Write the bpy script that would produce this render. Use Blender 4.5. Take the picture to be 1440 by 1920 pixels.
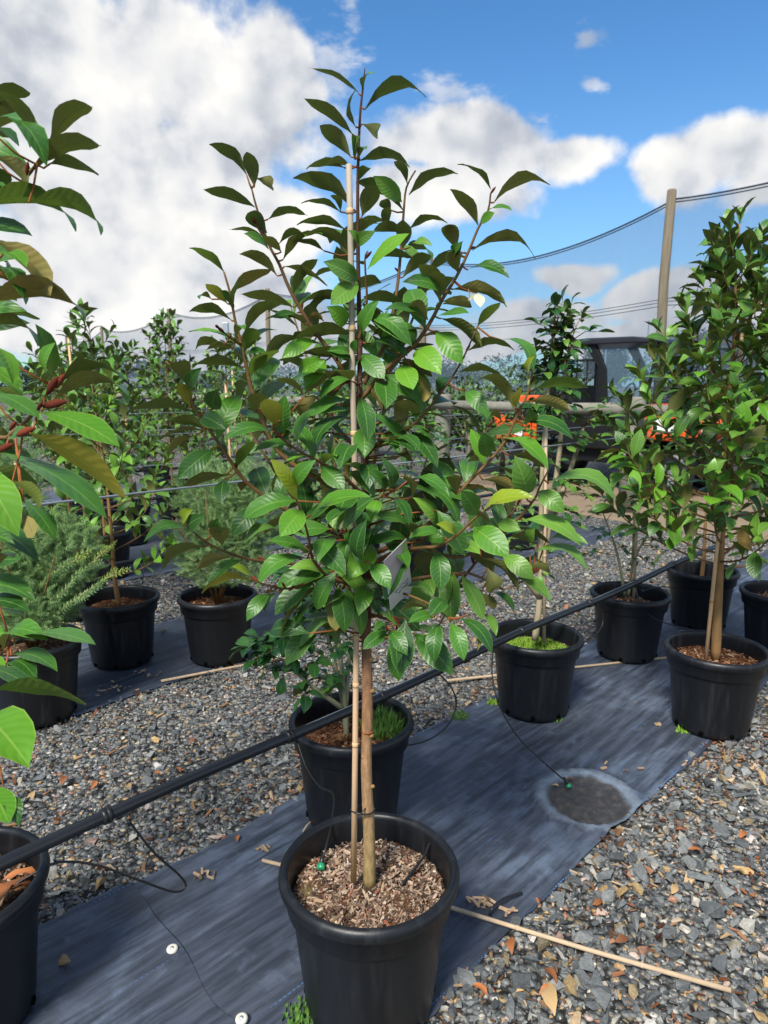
import bpy, math, random
import numpy as np
from mathutils import Vector, Matrix

# ------------------------------------------------------------------ clear
for o in list(bpy.data.objects):
    bpy.data.objects.remove(o)
scene = bpy.context.scene
col = scene.collection
R = math.radians
random.seed(11)
rng = np.random.default_rng(7)

# ------------------------------------------------------------------ camera
F = 1300.0; PITCH = R(10.5); CH = 1.58
cam_d = bpy.data.cameras.new('camera')
cam = bpy.data.objects.new('camera', cam_d); col.objects.link(cam)
cam.location = (0, 0, CH); cam.rotation_euler = (R(90) - PITCH, 0, 0)
cam_d.sensor_fit = 'VERTICAL'; cam_d.sensor_height = 36.0; cam_d.lens = F / 1920 * 36
cam_d.clip_start = 0.05; cam_d.clip_end = 2000
cam_d.dof.use_dof = True; cam_d.dof.focus_distance = 1.7; cam_d.dof.aperture_fstop = 7.5
scene.camera = cam

# ------------------------------------------------------------------ pixels (1440x1920 photograph) to places
def ray(x, y):
    u = (x - 720) / F; v = (960 - y) / F
    return Vector((u, math.cos(PITCH) + v * math.sin(PITCH), -math.sin(PITCH) + v * math.cos(PITCH)))
CAM = Vector((0, 0, CH))
def at_z(x, y, z=0.0):
    r = ray(x, y); return CAM + r * ((z - CH) / r.z)
def at_y(x, y, Y):
    r = ray(x, y); return CAM + r * (Y / r.y)
TH = R(44.7); SC, SS = math.cos(TH), math.sin(TH)
AV = Vector((SS, SC, 0)); SV = Vector((SC, -SS, 0))      # along the beds / across them (to the right)
def rc(s, a, z=0.0):
    return SV * s + AV * a + Vector((0, 0, z))
def at_s(x, y, s):
    r = ray(x, y); return CAM + r * (s / r.dot(SV))
def at_a(x, y, a):
    r = ray(x, y); return CAM + r * (a / r.dot(AV))
def inview(p, m=0.12):
    d = p - CAM
    f = d.y * math.cos(PITCH) - d.z * math.sin(PITCH)
    if f < 0.1: return False
    u = d.x / f; v = (d.z * math.cos(PITCH) + d.y * math.sin(PITCH)) / f
    return abs(u) < 0.554 + m and abs(v) < 0.738 + m

# ------------------------------------------------------------------ world: sky and clouds
SUN_EL, SUN_AZ = R(50), R(205)     # azimuth clockwise from +Y
world = bpy.data.worlds.new('World'); scene.world = world; world.use_nodes = True
wt = world.node_tree; wt.nodes.clear()
world.cycles.sampling_method = 'MANUAL'; world.cycles.sample_map_resolution = 512

class G:
    """tiny helper to write node graphs"""
    def __init__(s, tree): s.t = tree
    def n(s, typ, ins=None, **kw):
        nd = s.t.nodes.new(typ)
        for k, v in kw.items(): setattr(nd, k, v)
        for k, v in (ins or {}).items():
            sock = nd.inputs[k]
            if isinstance(v, bpy.types.NodeSocket): s.t.links.new(v, sock)
            else: sock.default_value = v
        return nd
    def m(s, op, a, b=0.0, c=0.0, clamp=False):
        nd = s.n('ShaderNodeMath', {0: a, 1: b, 2: c}, operation=op); nd.use_clamp = clamp
        return nd.outputs[0]
    def mix(s, fac, a, b):
        def c4(v): return v if isinstance(v, bpy.types.NodeSocket) else (tuple(v) + (1,))[:4]
        nd = s.n('ShaderNodeMix', data_type='RGBA')
        for i, v in ((0, fac), (6, c4(a)), (7, c4(b))):
            if isinstance(v, bpy.types.NodeSocket): s.t.links.new(v, nd.inputs[i])
            else: nd.inputs[i].default_value = v
        return nd.outputs[2]
    def noise(s, vec, scale, detail=4, rough=0.55, dist=0.0):
        return s.n('ShaderNodeTexNoise', {'Vector': vec, 'Scale': scale, 'Detail': detail, 'Roughness': rough, 'Distortion': dist}).outputs[0]
    def step(s, x, lo, hi):
        return s.n('ShaderNodeMapRange', {0: x, 1: lo, 2: hi, 3: 0.0, 4: 1.0}, interpolation_type='SMOOTHSTEP').outputs[0]
    def ramp(s, x, stops):
        nd = s.n('ShaderNodeValToRGB', {0: x}); e = nd.color_ramp.elements
        while len(e) < len(stops): e.new(0.5)
        for i, (p, c) in enumerate(stops):
            e[i].position = p; e[i].color = tuple(c) + (1,)
        return nd.outputs[0]
    def bump(s, h, strength=0.3, dist=0.01):
        return s.n('ShaderNodeBump', {'Height': h, 'Strength': strength, 'Distance': dist}).outputs[0]

g = G(wt)
sky = g.n('ShaderNodeTexSky', sky_type='NISHITA', sun_disc=False, sun_elevation=SUN_EL, sun_rotation=SUN_AZ,
          air_density=1.0, dust_density=0.5, ozone_density=2.5)
geo = g.n('ShaderNodeTexCoord').outputs['Generated']
sep = g.n('ShaderNodeSeparateXYZ', {0: geo})
az = g.m('ARCTAN2', sep.outputs[0], sep.outputs[1])
el = g.m('ARCSINE', sep.outputs[2])
ae = g.n('ShaderNodeCombineXYZ', {0: az, 1: el}).outputs[0]
warp = g.n('ShaderNodeTexNoise', {'Vector': geo, 'Scale': 5.0, 'Detail': 2.0})
wv = g.n('ShaderNodeVectorMath', {0: warp.outputs['Color'], 1: (-.5, -.5, 0)}, operation='ADD').outputs[0]
aew = g.n('ShaderNodeVectorMath', {0: wv, 1: (.09, .06, 0), 2: ae}, operation='MULTIPLY_ADD').outputs[0]
CLOUDS = [(130, 300, 330, 260), (270, 140, 190, 140), (60, 80, 230, 170), (420, 300, 220, 140), (170, 500, 380, 150), (490, 205, 120, 110), (500, 400, 140, 100),
          (860, 285, 220, 62), (1060, 290, 90, 38), (800, 360, 190, 55), (1080, 508, 74, 34), (1010, 590, 150, 45), (1330, 560, 230, 50), (900, 640, 330, 40),
          (1385, 290, 170, 62), (1440, 350, 90, 40), (300, 640, 420, 80), (665, 15, 44, 48, .62), (1115, 66, 34, 30, .72), (845, 180, 90, 26, .66), (1005, 225, 40, 22, .72), (1115, 165, 26, 16, .75), (620, 140, 90, 60, .45), (1200, 640, 400, 40)]
best = None; wbest = None
for (x, y, rx, ry, *off) in CLOUDS:
    r = ray(x, y).normalized(); a0 = math.atan2(r.x, r.y); e0 = math.asin(r.z)
    k = math.cos(math.atan(abs(x - 720) / F)) ** 1.2
    sx, sy = F / rx / k, F / ry
    v = g.n('ShaderNodeVectorMath', {0: aew, 1: (sx, sy, 0), 2: (-a0 * sx, -e0 * sy, 0)}, operation='MULTIPLY_ADD').outputs[0]
    ln = g.n('ShaderNodeVectorMath', {0: v}, operation='LENGTH').outputs['Value']
    if off:
        wbest = ln if wbest is None else g.m('MINIMUM', wbest, ln); continue
    best = ln if best is None else g.m('MINIMUM', best, ln)
# beyond the frame the same kind of broken cumulus goes on
low = g.noise(geo, 2.2, 2, 0.5)
gen = g.m('MULTIPLY_ADD', low, -5.0, 3.5)
out = g.m('MAXIMUM', g.step(g.m('ABSOLUTE', az), 0.62, 0.85), g.step(el, 0.62, 0.8))
gen = g.m('ADD', gen, g.m('MULTIPLY', g.m('SUBTRACT', 1.0, out), 9.0))
best = g.m('MINIMUM', best, gen)
NS = 6.5
n1 = g.noise(geo, NS, 6, 0.54)
sd = Vector((math.sin(SUN_AZ) * math.cos(SUN_EL), math.cos(SUN_AZ) * math.cos(SUN_EL), math.sin(SUN_EL)))
offv = g.n('ShaderNodeVectorMath', {0: geo, 1: (-0.022, 0.0, 0.030)}, operation='ADD').outputs[0]
n2 = g.noise(offv, NS, 3, 0.5)
dens = g.m('ADD', g.m('SUBTRACT', 1.0, best), g.m('MULTIPLY_ADD', n1, 2.2, -1.10))
alpha = g.step(dens, -0.05, 0.30)
wn = g.noise(g.n('ShaderNodeVectorMath', {0: geo, 1: (1, 1, 2.2)}, operation='MULTIPLY').outputs[0], 21.0, 4, .6)
alpha_w = g.m('MULTIPLY', g.step(g.m('ADD', g.m('SUBTRACT', 1.15, wbest), g.m('MULTIPLY_ADD', wn, 3.2, -1.75)), 0.15, 1.15), 0.62)
alpha = g.m('MAXIMUM', alpha, alpha_w)
thick = g.step(dens, 0.45, 1.35)
lit = g.m('MULTIPLY_ADD', g.m('SUBTRACT', n1, n2), 3.0, 0.64, clamp=True)
big = g.step(g.noise(geo, 4.3, 1, 0.5), 0.38, 0.62)
lit = g.m('MULTIPLY', lit, g.m('SUBTRACT', 1.0, g.m('MULTIPLY', thick, g.m('MULTIPLY_ADD', big, 0.55, 0.05))))
ccol = g.ramp(lit, [(0.0, (0.22, 0.245, 0.285)), (0.35, (0.31, 0.33, 0.37)), (0.64, (0.46, 0.465, 0.475)), (1.0, (0.58, 0.57, 0.55))])
skyc = g.n('ShaderNodeVectorMath', {0: sky.outputs[0], 1: (0.043, 0.077, 0.099)}, operation='MULTIPLY').outputs[0]
hazef = g.step(el, 0.45, -0.02)
skyc = g.mix(g.m('MULTIPLY', hazef, 0.22), skyc, (0.42, 0.50, 0.58))
final = g.mix(alpha, skyc, ccol)
bg = g.n('ShaderNodeBackground', {'Color': final, 'Strength': 1.0})
wo = g.n('ShaderNodeOutputWorld', {'Surface': bg.outputs[0]})

sun_d = bpy.data.lights.new('sun', 'SUN'); sun = bpy.data.objects.new('sun', sun_d); col.objects.link(sun)
sun_d.energy = 3.2; sun_d.angle = R(14); sun_d.color = (1.0, 0.95, 0.87)
sun.rotation_euler = sd.to_track_quat('Z', 'Y').to_euler(); sun.location = (-3, -4, 12)

vs = scene.view_settings
vs.view_transform = 'Standard'; vs.look = 'None'; vs.exposure = 0.86; vs.gamma = 1.0; vs.use_curve_mapping = False
scene.render.engine = 'CYCLES'
scene.cycles.max_bounces = 6; scene.cycles.diffuse_bounces = 3; scene.cycles.glossy_bounces = 2; scene.cycles.transmission_bounces = 3; scene.cycles.transparent_max_bounces = 10

# ------------------------------------------------------------------ materials
MATS = {}
def mat(name):
    m = bpy.data.materials.new(name); m.use_nodes = True
    t = m.node_tree; t.nodes.clear(); MATS[name] = m
    return m, G(t)
def finish(g, shader):
    g.n('ShaderNodeOutputMaterial', {'Surface': shader})
def principled(g, color, rough=0.6, normal=None, spec=0.5, metal=0.0, **kw):
    ins = {'Base Color': color if isinstance(color, bpy.types.NodeSocket) else tuple(color) + (1,), 'Roughness': rough,
           'Specular IOR Level': spec, 'Metallic': metal}
    if normal is not None: ins['Normal'] = normal
    ins.update(kw)
    return g.n('ShaderNodeBsdfPrincipled', ins).outputs[0]
def simple(name, color, rough=0.6, nscale=0, namp=0.35, bump=0.0, spec=0.5, metal=0.0, stretch=None, rnd=0.0):
    m, g = mat(name)
    c = tuple(color) + (1,)
    nrm = None
    if nscale:
        v = g.n('ShaderNodeTexCoord').outputs['Object']
        if stretch: v = g.n('ShaderNodeVectorMath', {0: v, 1: stretch}, operation='MULTIPLY').outputs[0]
        nz = g.noise(v, nscale, 5, 0.6)
        c = g.mix(nz, [x * (1 - namp) for x in color], [min(1, x * (1 + namp)) for x in color])
        if bump: nrm = g.bump(nz, bump, 0.004)
    if rnd:
        rv = g.n('ShaderNodeObjectInfo').outputs['Random']
        hs = g.n('ShaderNodeHueSaturation', {'Hue': 0.5, 'Saturation': 1.0, 'Value': g.m('MULTIPLY_ADD', rv, 2 * rnd, 1 - rnd), 'Color': c})
        c = hs.outputs[0]
    finish(g, principled(g, c if isinstance(c, bpy.types.NodeSocket) else color, rough, nrm, spec, metal))
    return m

def leaf_mat(name, top_a, top_b, under_a, under_b, margin, island=False, trans=0.12, rough=0.40, vein=1.0):
    m, g = mat(name)
    uv = g.n('ShaderNodeUVMap').outputs[0]
    su = g.n('ShaderNodeSeparateXYZ', {0: uv})
    u, v = su.outputs[0], su.outputs[1]
    geo = g.n('ShaderNodeNewGeometry')
    rv = geo.outputs['Random Per Island'] if island else g.n('ShaderNodeObjectInfo').outputs['Random']
    du = g.m('ABSOLUTE', g.m('SUBTRACT', u, 0.5))                 # 0 at the midrib, 0.5 at the margin
    wave = g.m('SINE', g.m('MULTIPLY', g.m('SUBTRACT', v, g.m('MULTIPLY', du, 0.34)), 62.0))
    veins = g.step(wave, 0.72, 1.0)
    rib = g.step(du, 0.035, 0.008)
    edge = g.step(du, 0.455, 0.495)
    obj = g.n('ShaderNodeTexCoord').outputs['Object']
    blot = g.noise(obj, 3.5, 3, 0.5)
    tc = g.mix(g.m('MULTIPLY_ADD', g.m('SUBTRACT', blot, 0.5), 0.7, rv, clamp=True), top_a, top_b)
    tc = g.mix(g.m('MULTIPLY', veins, 0.07 * vein), tc, margin)
    tc = g.mix(g.m('MULTIPLY', rib, 0.55), tc, margin)
    tc = g.mix(g.m('MULTIPLY', edge, 0.65), tc, margin)
    uc = g.mix(g.m('MULTIPLY_ADD', g.m('SUBTRACT', blot, 0.5), 0.6, rv, clamp=True), under_a, under_b)
    uc = g.mix(g.m('MULTIPLY', g.m('MAXIMUM', rib, g.m('MULTIPLY', veins, 0.08)), 0.5), uc, [c * 0.55 for c in under_a])
    c = g.mix(geo.outputs['Backfacing'], tc, uc)
    h = g.m('ADD', g.m('MULTIPLY', wave, -0.16), g.m('MULTIPLY', rib, -0.5))
    nrm = g.bump(h, 0.11, 0.02)
    rr = g.m('MULTIPLY_ADD', geo.outputs['Backfacing'], 0.28, rough)
    p = principled(g, c, rr, nrm, 0.42)
    tr = g.n('ShaderNodeBsdfTranslucent', {'Color': g.mix(0.5, g.mix(0.5, tc, margin), uc), 'Normal': nrm}).outputs[0]
    finish(g, g.n('ShaderNodeMixShader', {0: trans, 1: p, 2: tr}).outputs[0])
    return m

LM = leaf_mat('leaf_mature', (.018, .075, .012), (.060, .185, .020), (.130, .145, .030), (.240, .190, .050), (.19, .36, .06))
LF = leaf_mat('leaf_fresh', (.080, .250, .020), (.150, .370, .026), (.085, .125, .014), (.120, .150, .020), (.30, .46, .08), trans=0.3)
LY = leaf_mat('leaf_young', (.22, .36, .02), (.34, .42, .03), (.22, .19, .02), (.30, .24, .03), (.44, .47, .08), trans=0.34, rough=0.3)
LB = leaf_mat('leaf_brown_back', (.018, .07, .013), (.04, .12, .015), (.22, .145, .038), (.30, .195, .050), (.18, .33, .06))
LC = leaf_mat('leaf_cream', (.62, .60, .45), (.70, .66, .50), (.55, .55, .42), (.6, .58, .45), (.65, .65, .5))
LCAM = leaf_mat('leaf_camellia', (.012, .055, .015), (.040, .125, .026), (.035, .075, .018), (.065, .12, .03), (.10, .22, .05), rough=0.24, vein=.5)
LBG = leaf_mat('leaf_background', (.042, .125, .022), (.135, .285, .034), (.080, .098, .024), (.14, .135, .034), (.24, .40, .07), rough=.36, vein=.6)
LBGs = leaf_mat('leaf_background_mass', (.042, .125, .022), (.135, .285, .034), (.080, .098, .024), (.14, .135, .034), (.24, .40, .07), island=True, vein=.4)
LFs = leaf_mat('leaf_far_mass', (.028, .080, .018), (.085, .170, .030), (.05, .085, .02), (.09, .12, .03), (.16, .26, .05), island=True, vein=.3)
NEED = leaf_mat('needle_leaf', (.20, .325, .105), (.34, .48, .17), (.13, .25, .10), (.22, .36, .15), (.26, .40, .15), island=True, rough=.55, vein=0, trans=.25)
NEEDY = leaf_mat('needle_leaf_tip', (.18, .27, .05), (.30, .36, .07), (.15, .22, .05), (.25, .3, .06), (.3, .36, .1), island=True, rough=.5, vein=0)
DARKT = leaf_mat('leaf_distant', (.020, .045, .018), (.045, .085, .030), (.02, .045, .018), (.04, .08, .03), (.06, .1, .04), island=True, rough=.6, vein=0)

BARK = simple('bark_tan', (.27, .155, .062), .8, 40, .45, .8, .2, stretch=(1, 1, .25))
m, g = mat('bark_gradient')
v = g.n('ShaderNodeTexCoord').outputs['Object']
nz = g.noise(g.n('ShaderNodeVectorMath', {0: v, 1: (1, 1, .3)}, operation='MULTIPLY').outputs[0], 90, 6, .65)
nl = g.noise(v, 9, 3, .5)
zz = g.m('ADD', g.n('ShaderNodeSeparateXYZ', {0: v}).outputs[2], g.m('MULTIPLY_ADD', nl, .3, -.15))
c = g.ramp(g.m('MULTIPLY', zz, 1.0), [(0.0, (.36, .27, .11)), (.22, (.42, .26, .13)), (.52, (.38, .20, .10)), (.74, (.11, .055, .034)), (1.0, (.085, .040, .024))])
c = g.mix(g.step(nz, .35, .7), g.mix(.45, c, (.03, .018, .01)), c)
c = g.mix(g.m('MULTIPLY', g.step(g.noise(v, 260, 2, .5), .62, .72), .5), c, (.42, .34, .22))
BARKG = m; finish(g, principled(g, c, .82, g.bump(nz, .7, .003), .2))
BARKD = simple('bark_dark', (.075, .038, .022), .75, 50, .4, .5, .3)
TWIG = simple('twig_brown', (.155, .085, .030), .65, 60, .4, .3, .3, rnd=.25)
TWIGR = simple('twig_rust', (.26, .085, .022), .7, 60, .35, .3, .3, rnd=.25)
BUD = simple('bud_rust', (.15, .030, .014), .8, 80, .5, .5, .2, rnd=.45)
PALE = simple('bark_pale', (.36, .30, .19), .8, 30, .35, .5, .2, stretch=(1, 1, .3))
GREYB = simple('bark_grey_green', (.20, .20, .12), .8, 30, .35, .5, .2, stretch=(1, 1, .3))
BAMB = simple('bamboo', (.66, .42, .225), .5, 25, .22, .15, .4, stretch=(1, 1, .12))
BAMBD = simple('bamboo_dry', (.50, .37, .24), .7, 25, .3, .3, .3, stretch=(1, 1, .12))
m, g = mat('bamboo_weathered')
v = g.n('ShaderNodeTexCoord').outputs['Object']
nz = g.noise(g.n('ShaderNodeVectorMath', {0: v, 1: (1, 1, .06)}, operation='MULTIPLY').outputs[0], 160, 5, .6)
zz = g.m('ADD', g.n('ShaderNodeSeparateXYZ', {0: v}).outputs[2], g.m('MULTIPLY_ADD', g.noise(v, 7, 3, .5), .3, -.15))
c = g.ramp(g.m('MULTIPLY', zz, .62), [(0, (.60, .36, .15)), (.12, (.66, .44, .26)), (.38, (.60, .40, .24)), (.55, (.48, .37, .27)), (1, (.40, .35, .28))])
c = g.mix(g.m('MULTIPLY', g.step(nz, .45, .75), .35), c, (.33, .22, .12))
BAMBW = m; finish(g, principled(g, c, .6, g.bump(nz, .25, .002), .3))
NODE = simple('bamboo_node', (.42, .19, .045), .6)
STAKEW = simple('stake_grey', (.44, .37, .28), .8, 25, .25, .3, .2, stretch=(1, 1, .1))
HARDW = simple('timber_weathered', (.20, .165, .115), .9, 26, .75, 1.0, .15, stretch=(1, 1, .07))
RAILW = simple('timber_rail', (.215, .205, .165), .9, 9, .45, .6, .15)
GALV = simple('galvanised_steel', (.42, .45, .47), .45, 30, .2, 0, .5, .7)
BLACKP = simple('black_tie', (.012, .012, .013), .4)
HOLE = simple('hole_black', (.002, .002, .002), .95, spec=.05)
PIPE = simple('black_pipe', (.014, .016, .020), .33, 30, .25)
WIREM = simple('wire_steel', (.42, .47, .50), .4, 0, metal=.6)
EMIT = simple('green_emitter', (.02, .30, .13), .25)
WHITEP = simple('white_plastic', (.62, .60, .52), .5, 30, .25)
MOSS = simple('moss', (.20, .36, .03), .85, 60, .5)
WEED = simple('weed_green', (.10, .22, .035), .7, 20, .4)
DRYL = simple('dry_leaf', (.30, .105, .03), .7, 30, .45, .3, rnd=.5)
DRYL2 = simple('dry_leaf_pale', (.36, .24, .11), .8, 30, .4, .3, rnd=.4)
CHIP = simple('bark_chip', (.38, .26, .165), .85, 60, .45, .4, .2, rnd=.7)

# black nursery pot: dusty vertical streaks
m, g = mat('pot_plastic')
v = g.n('ShaderNodeTexCoord').outputs['Object']
st = g.noise(g.n('ShaderNodeVectorMath', {0: v, 1: (1, 1, .07)}, operation='MULTIPLY').outputs[0], 26, 4, .6)
sp = g.noise(v, 55, 6, .7)
rv = g.n('ShaderNodeObjectInfo').outputs['Random']
dust = g.m('MULTIPLY', g.step(st, .48, .82), g.m('MULTIPLY_ADD', rv, .65, .12))
c = g.mix(g.m('MULTIPLY', dust, .55), (.0075, .0085, .0105), (.085, .092, .105))
c = g.mix(g.m('MULTIPLY', g.step(sp, .66, .80), .22), c, (.16, .155, .14))
POT = m; finish(g, principled(g, c, g.m('MULTIPLY_ADD', dust, .3, .40), g.bump(sp, .12, .003), .42))

# potting mix
m, g = mat('potting_mix')
v = g.n('ShaderNodeTexCoord').outputs['Object']
n = g.noise(v, 60, 6, .7); n_ = g.noise(v, 9, 3, .6)
c = g.ramp(n, [(.25, (.035, .016, .009)), (.5, (.12, .058, .028)), (.68, (.25, .14, .07)), (.85, (.4, .26, .15))])
c = g.mix(g.m('MULTIPLY', g.step(n_, .58, .75), .4), c, (.24, .25, .10))
SOIL = m; finish(g, principled(g, c, .95, g.bump(n, 1.0, .012), .1))
simple('bark_mix_red', (.22, .085, .035), .9, 60, .5, .6, .1, rnd=.3)

# woven weed mat (object space: x along the bed, y across it)
def mat_cloth(name, ring=None, lines=()):
    m, g = mat(name)
    v = g.n('ShaderNodeTexCoord').outputs['Object']
    sx = g.n('ShaderNodeSeparateXYZ', {0: v})
    strk = g.noise(g.n('ShaderNodeVectorMath', {0: v, 1: (.10, 1, 1)}, operation='MULTIPLY').outputs[0], 34, 5, .65)
    strk2 = g.noise(g.n('ShaderNodeVectorMath', {0: v, 1: (1, .14, 1)}, operation='MULTIPLY').outputs[0], 22, 4, .6)
    pat = g.noise(v, 2.6, 5, .6, .6)
    pat2 = g.noise(g.n('ShaderNodeVectorMath', {0: v, 1: (1.0, 2.2, 1)}, operation='MULTIPLY').outputs[0], 5.0, 5, .65, .4)
    spec = g.noise(v, 150, 3, .6)
    c = g.mix(g.step(strk, .35, .7), (.027, .034, .048), (.070, .085, .118))
    dustm = g.m('MULTIPLY', g.step(pat, .47, .72), g.step(strk, .30, .66))
    c = g.mix(g.m('MULTIPLY', dustm, .75), c, (.16, .21, .285))
    c = g.mix(g.m('MULTIPLY', g.m('MULTIPLY', g.step(pat2, .52, .74), g.step(strk2, .4, .6)), .55), c, (.13, .165, .22))
    c = g.mix(g.m('MULTIPLY', g.step(g.noise(v, 1.7, 3, .5), .55, .75), .35), c, (.055, .048, .042))
    c = g.mix(g.m('MULTIPLY', g.step(spec, .70, .76), .35), c, (.20, .19, .17))
    for (y0, wd, br) in lines:
        ln = g.step(g.m('ABSOLUTE', g.m('SUBTRACT', sx.outputs[1], y0)), wd, wd * .4)
        dash = g.step(g.m('SINE', g.m('MULTIPLY', sx.outputs[0], 420.0)), -.3, .3)
        vis = g.step(g.noise(v, 3.3, 2, .5), .45, .6)
        c = g.mix(g.m('MULTIPLY', g.m('MULTIPLY', ln, dash), g.m('MULTIPLY_ADD', vis, br, br * .25)), c, (.05, .23, .60))
    h = g.m('ADD', g.m('MULTIPLY', strk, .6), g.m('ADD', g.m('MULTIPLY', g.m('SINE', g.m('MULTIPLY', sx.outputs[0], 1500)), .08), g.m('MULTIPLY', g.m('SINE', g.m('MULTIPLY', sx.outputs[1], 1500)), .08)))
    if ring:
        d = g.n('ShaderNodeVectorMath', {0: v, 1: (ring[0], ring[1], 0)}, operation='DISTANCE').outputs['Value']
        dn = g.m('ADD', d, g.m('MULTIPLY_ADD', g.noise(v, 11, 5, .65), .075, -.0375))
        inside = g.step(dn, .165, .150)
        soilc = g.ramp(g.noise(v, 34, 6, .7), [(.3, (.022, .022, .023)), (.55, (.060, .053, .045)), (.75, (.15, .12, .085))])
        c = g.mix(g.m('MULTIPLY', inside, .85), c, soilc)
        rg = g.m('MULTIPLY', g.step(dn, .140, .170), g.step(dn, .215, .172))
        c = g.mix(g.m('MULTIPLY', rg, g.m('MULTIPLY_ADD', g.noise(v, 30, 5, .7), .9, .1)), c, (.27, .33, .40))
        hal = g.m('MULTIPLY', g.step(dn, .20, .23), g.step(dn, .42, .26))
        c = g.mix(g.m('MULTIPLY', hal, g.m('MULTIPLY', g.step(pat2, .40, .62), .42)), c, (.13, .18, .26))
    finish(g, principled(g, c, g.m('MULTIPLY_ADD', strk, .25, .42), g.bump(h, .3, .004), .5))
    return m

# gravel ground sheet and stones
def stone_cols(g, rv, tex):
    c = g.ramp(rv, [(0.0, (.054, .059, .061)), (.32, (.092, .100, .102)), (.58, (.142, .151, .150)), (.76, (.205, .210, .20)),
                    (.83, (.34, .32, .27)), (.875, (.17, .145, .09)), (.935, (.38, .235, .085)), (.955, (.46, .45, .42)), (.98, (.26, .10, .04)), (1.0, (.14, .15, .15))])
    return g.mix(g.m('MULTIPLY', tex, .75), c, g.n('ShaderNodeHueSaturation', {'Value': 1.85, 'Saturation': .9, 'Color': c}).outputs[0])
def stone_mat(name, island):
    m, g = mat(name)
    v = g.n('ShaderNodeTexCoord').outputs['Object']
    rv = g.n('ShaderNodeNewGeometry').outputs['Random Per Island'] if island else g.n('ShaderNodeObjectInfo').outputs['Random']
    t = g.noise(v, 90 if island else 3.2, 6, .68)
    finish(g, principled(g, stone_cols(g, rv, g.step(t, .35, .75)), .72, g.bump(t, .35, .003 if island else .10), .3))
    return m
STONES = stone_mat('gravel_stones', True)
STONE1 = stone_mat('gravel_stone', False)
m, g = mat('gravel_ground')
v = g.n('ShaderNodeTexCoord').outputs['Object']
vo = g.n('ShaderNodeTexVoronoi', {'Vector': v, 'Scale': 48.0})
rv = g.n('ShaderNodeSeparateXYZ', {0: vo.outputs['Color']}).outputs[0]
c = stone_cols(g, rv, g.noise(v, 60, 4, .6))
c = g.mix(g.step(vo.outputs['Distance'], .35, .75), c, (.025, .025, .024))
big_ = g.noise(v, .35, 4, .6)
far = g.step(g.n('ShaderNodeVectorMath', {0: v, 1: tuple(rc(-4, 15))}, operation='DISTANCE').outputs['Value'], 7.5, 5.0)
c = g.mix(g.m('MULTIPLY', g.step(big_, .5, .7), .35), c, (.22, .17, .11))
GRAV = m; finish(g, principled(g, c, .85, g.bump(g.m('SUBTRACT', 1.0, vo.outputs['Distance']), .8, .02), .2))
m, g = mat('litter_chips')
rv = g.n('ShaderNodeNewGeometry').outputs['Random Per Island']
c = g.ramp(rv, [(0, (.045, .022, .014)), (.3, (.14, .065, .032)), (.55, (.25, .15, .08)), (.78, (.42, .30, .18)), (.9, (.24, .07, .03)), (1, (.52, .43, .31))])
LITTER = m; finish(g, principled(g, c, .85, None, .2))
m, g = mat('pot_bark_bits')
rv = g.n('ShaderNodeNewGeometry').outputs['Random Per Island']
c = g.ramp(rv, [(0, (.040, .026, .021)), (.30, (.11, .070, .050)), (.52, (.21, .145, .105)), (.70, (.34, .245, .17)), (.86, (.50, .40, .29)), (.92, (.24, .075, .04)), (1, (.56, .50, .41))])
POTMIX = m; finish(g, principled(g, c, .88, None, .15))
m, g = mat('red_litter')
rv = g.n('ShaderNodeNewGeometry').outputs['Random Per Island']
c = g.ramp(rv, [(0, (.045, .018, .010)), (.3, (.12, .04, .02)), (.55, (.21, .075, .03)), (.8, (.28, .14, .07)), (1, (.42, .28, .17))])
REDMIX = m; finish(g, principled(g, c, .9, None, .15))

# shade netting: woven, lets most of the light through
m, g = mat('shade_net')
v = g.n('ShaderNodeTexCoord').outputs['Object']
nz = g.noise(g.n('ShaderNodeVectorMath', {0: v, 1: (1, 1, .25)}, operation='MULTIPLY').outputs[0], 2.2, 4, .6)
NET = m; finish(g, g.n('ShaderNodeMixShader', {0: g.m('MULTIPLY_ADD', nz, .12, .36), 1: g.n('ShaderNodeBsdfTransparent').outputs[0],
                2: g.n('ShaderNodeBsdfDiffuse', {'Color': (.14, .185, .25, 1)}).outputs[0]}).outputs[0])
NETROPE = simple('net_rope', (.05, .07, .10), .7)
m, g = mat('windscreen_glass')
GLASS = m; finish(g, g.n('ShaderNodeMixShader', {0: .12, 1: g.n('ShaderNodeBsdfTransparent', {'Color': (.6, .75, .85, 1)}).outputs[0],
                  2: principled(g, (.35, .5, .62), .08, None, .6)}).outputs[0])
UBLK = simple('vehicle_black', (.009, .010, .011), .55, 20, .3, spec=.22)
UROOF = simple('vehicle_roof', (.022, .024, .032), .36, 6, .4, spec=.35)
UORG = simple('vehicle_orange', (.72, .10, .018), .35, 12, .15)
UWHT = simple('vehicle_white', (.75, .76, .76), .4)
UGLOW = simple('lamp_lens', (.7, .62, .5), .15)
URED = simple('vehicle_dark_interior', (.03, .03, .035), .8)
TAGP = simple('plant_label_card', (.62, .60, .56), .4, 8, .1)
TAGI = simple('plant_label_print', (.50, .42, .46), .4, 14, .45)
TAGG = simple('plant_label_green', (.28, .44, .14), .4, 10, .3)
INK = simple('ink', (.05, .06, .08), .6)
WALLW = simple('shed_wall', (.55, .56, .55), .7, 3, .15)
ROOFG = simple('shed_roof', (.40, .42, .43), .5, 3, .15)
DIRT = simple('bare_earth', (.24, .185, .125), .95, 5, .35, .5, .1)

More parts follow.
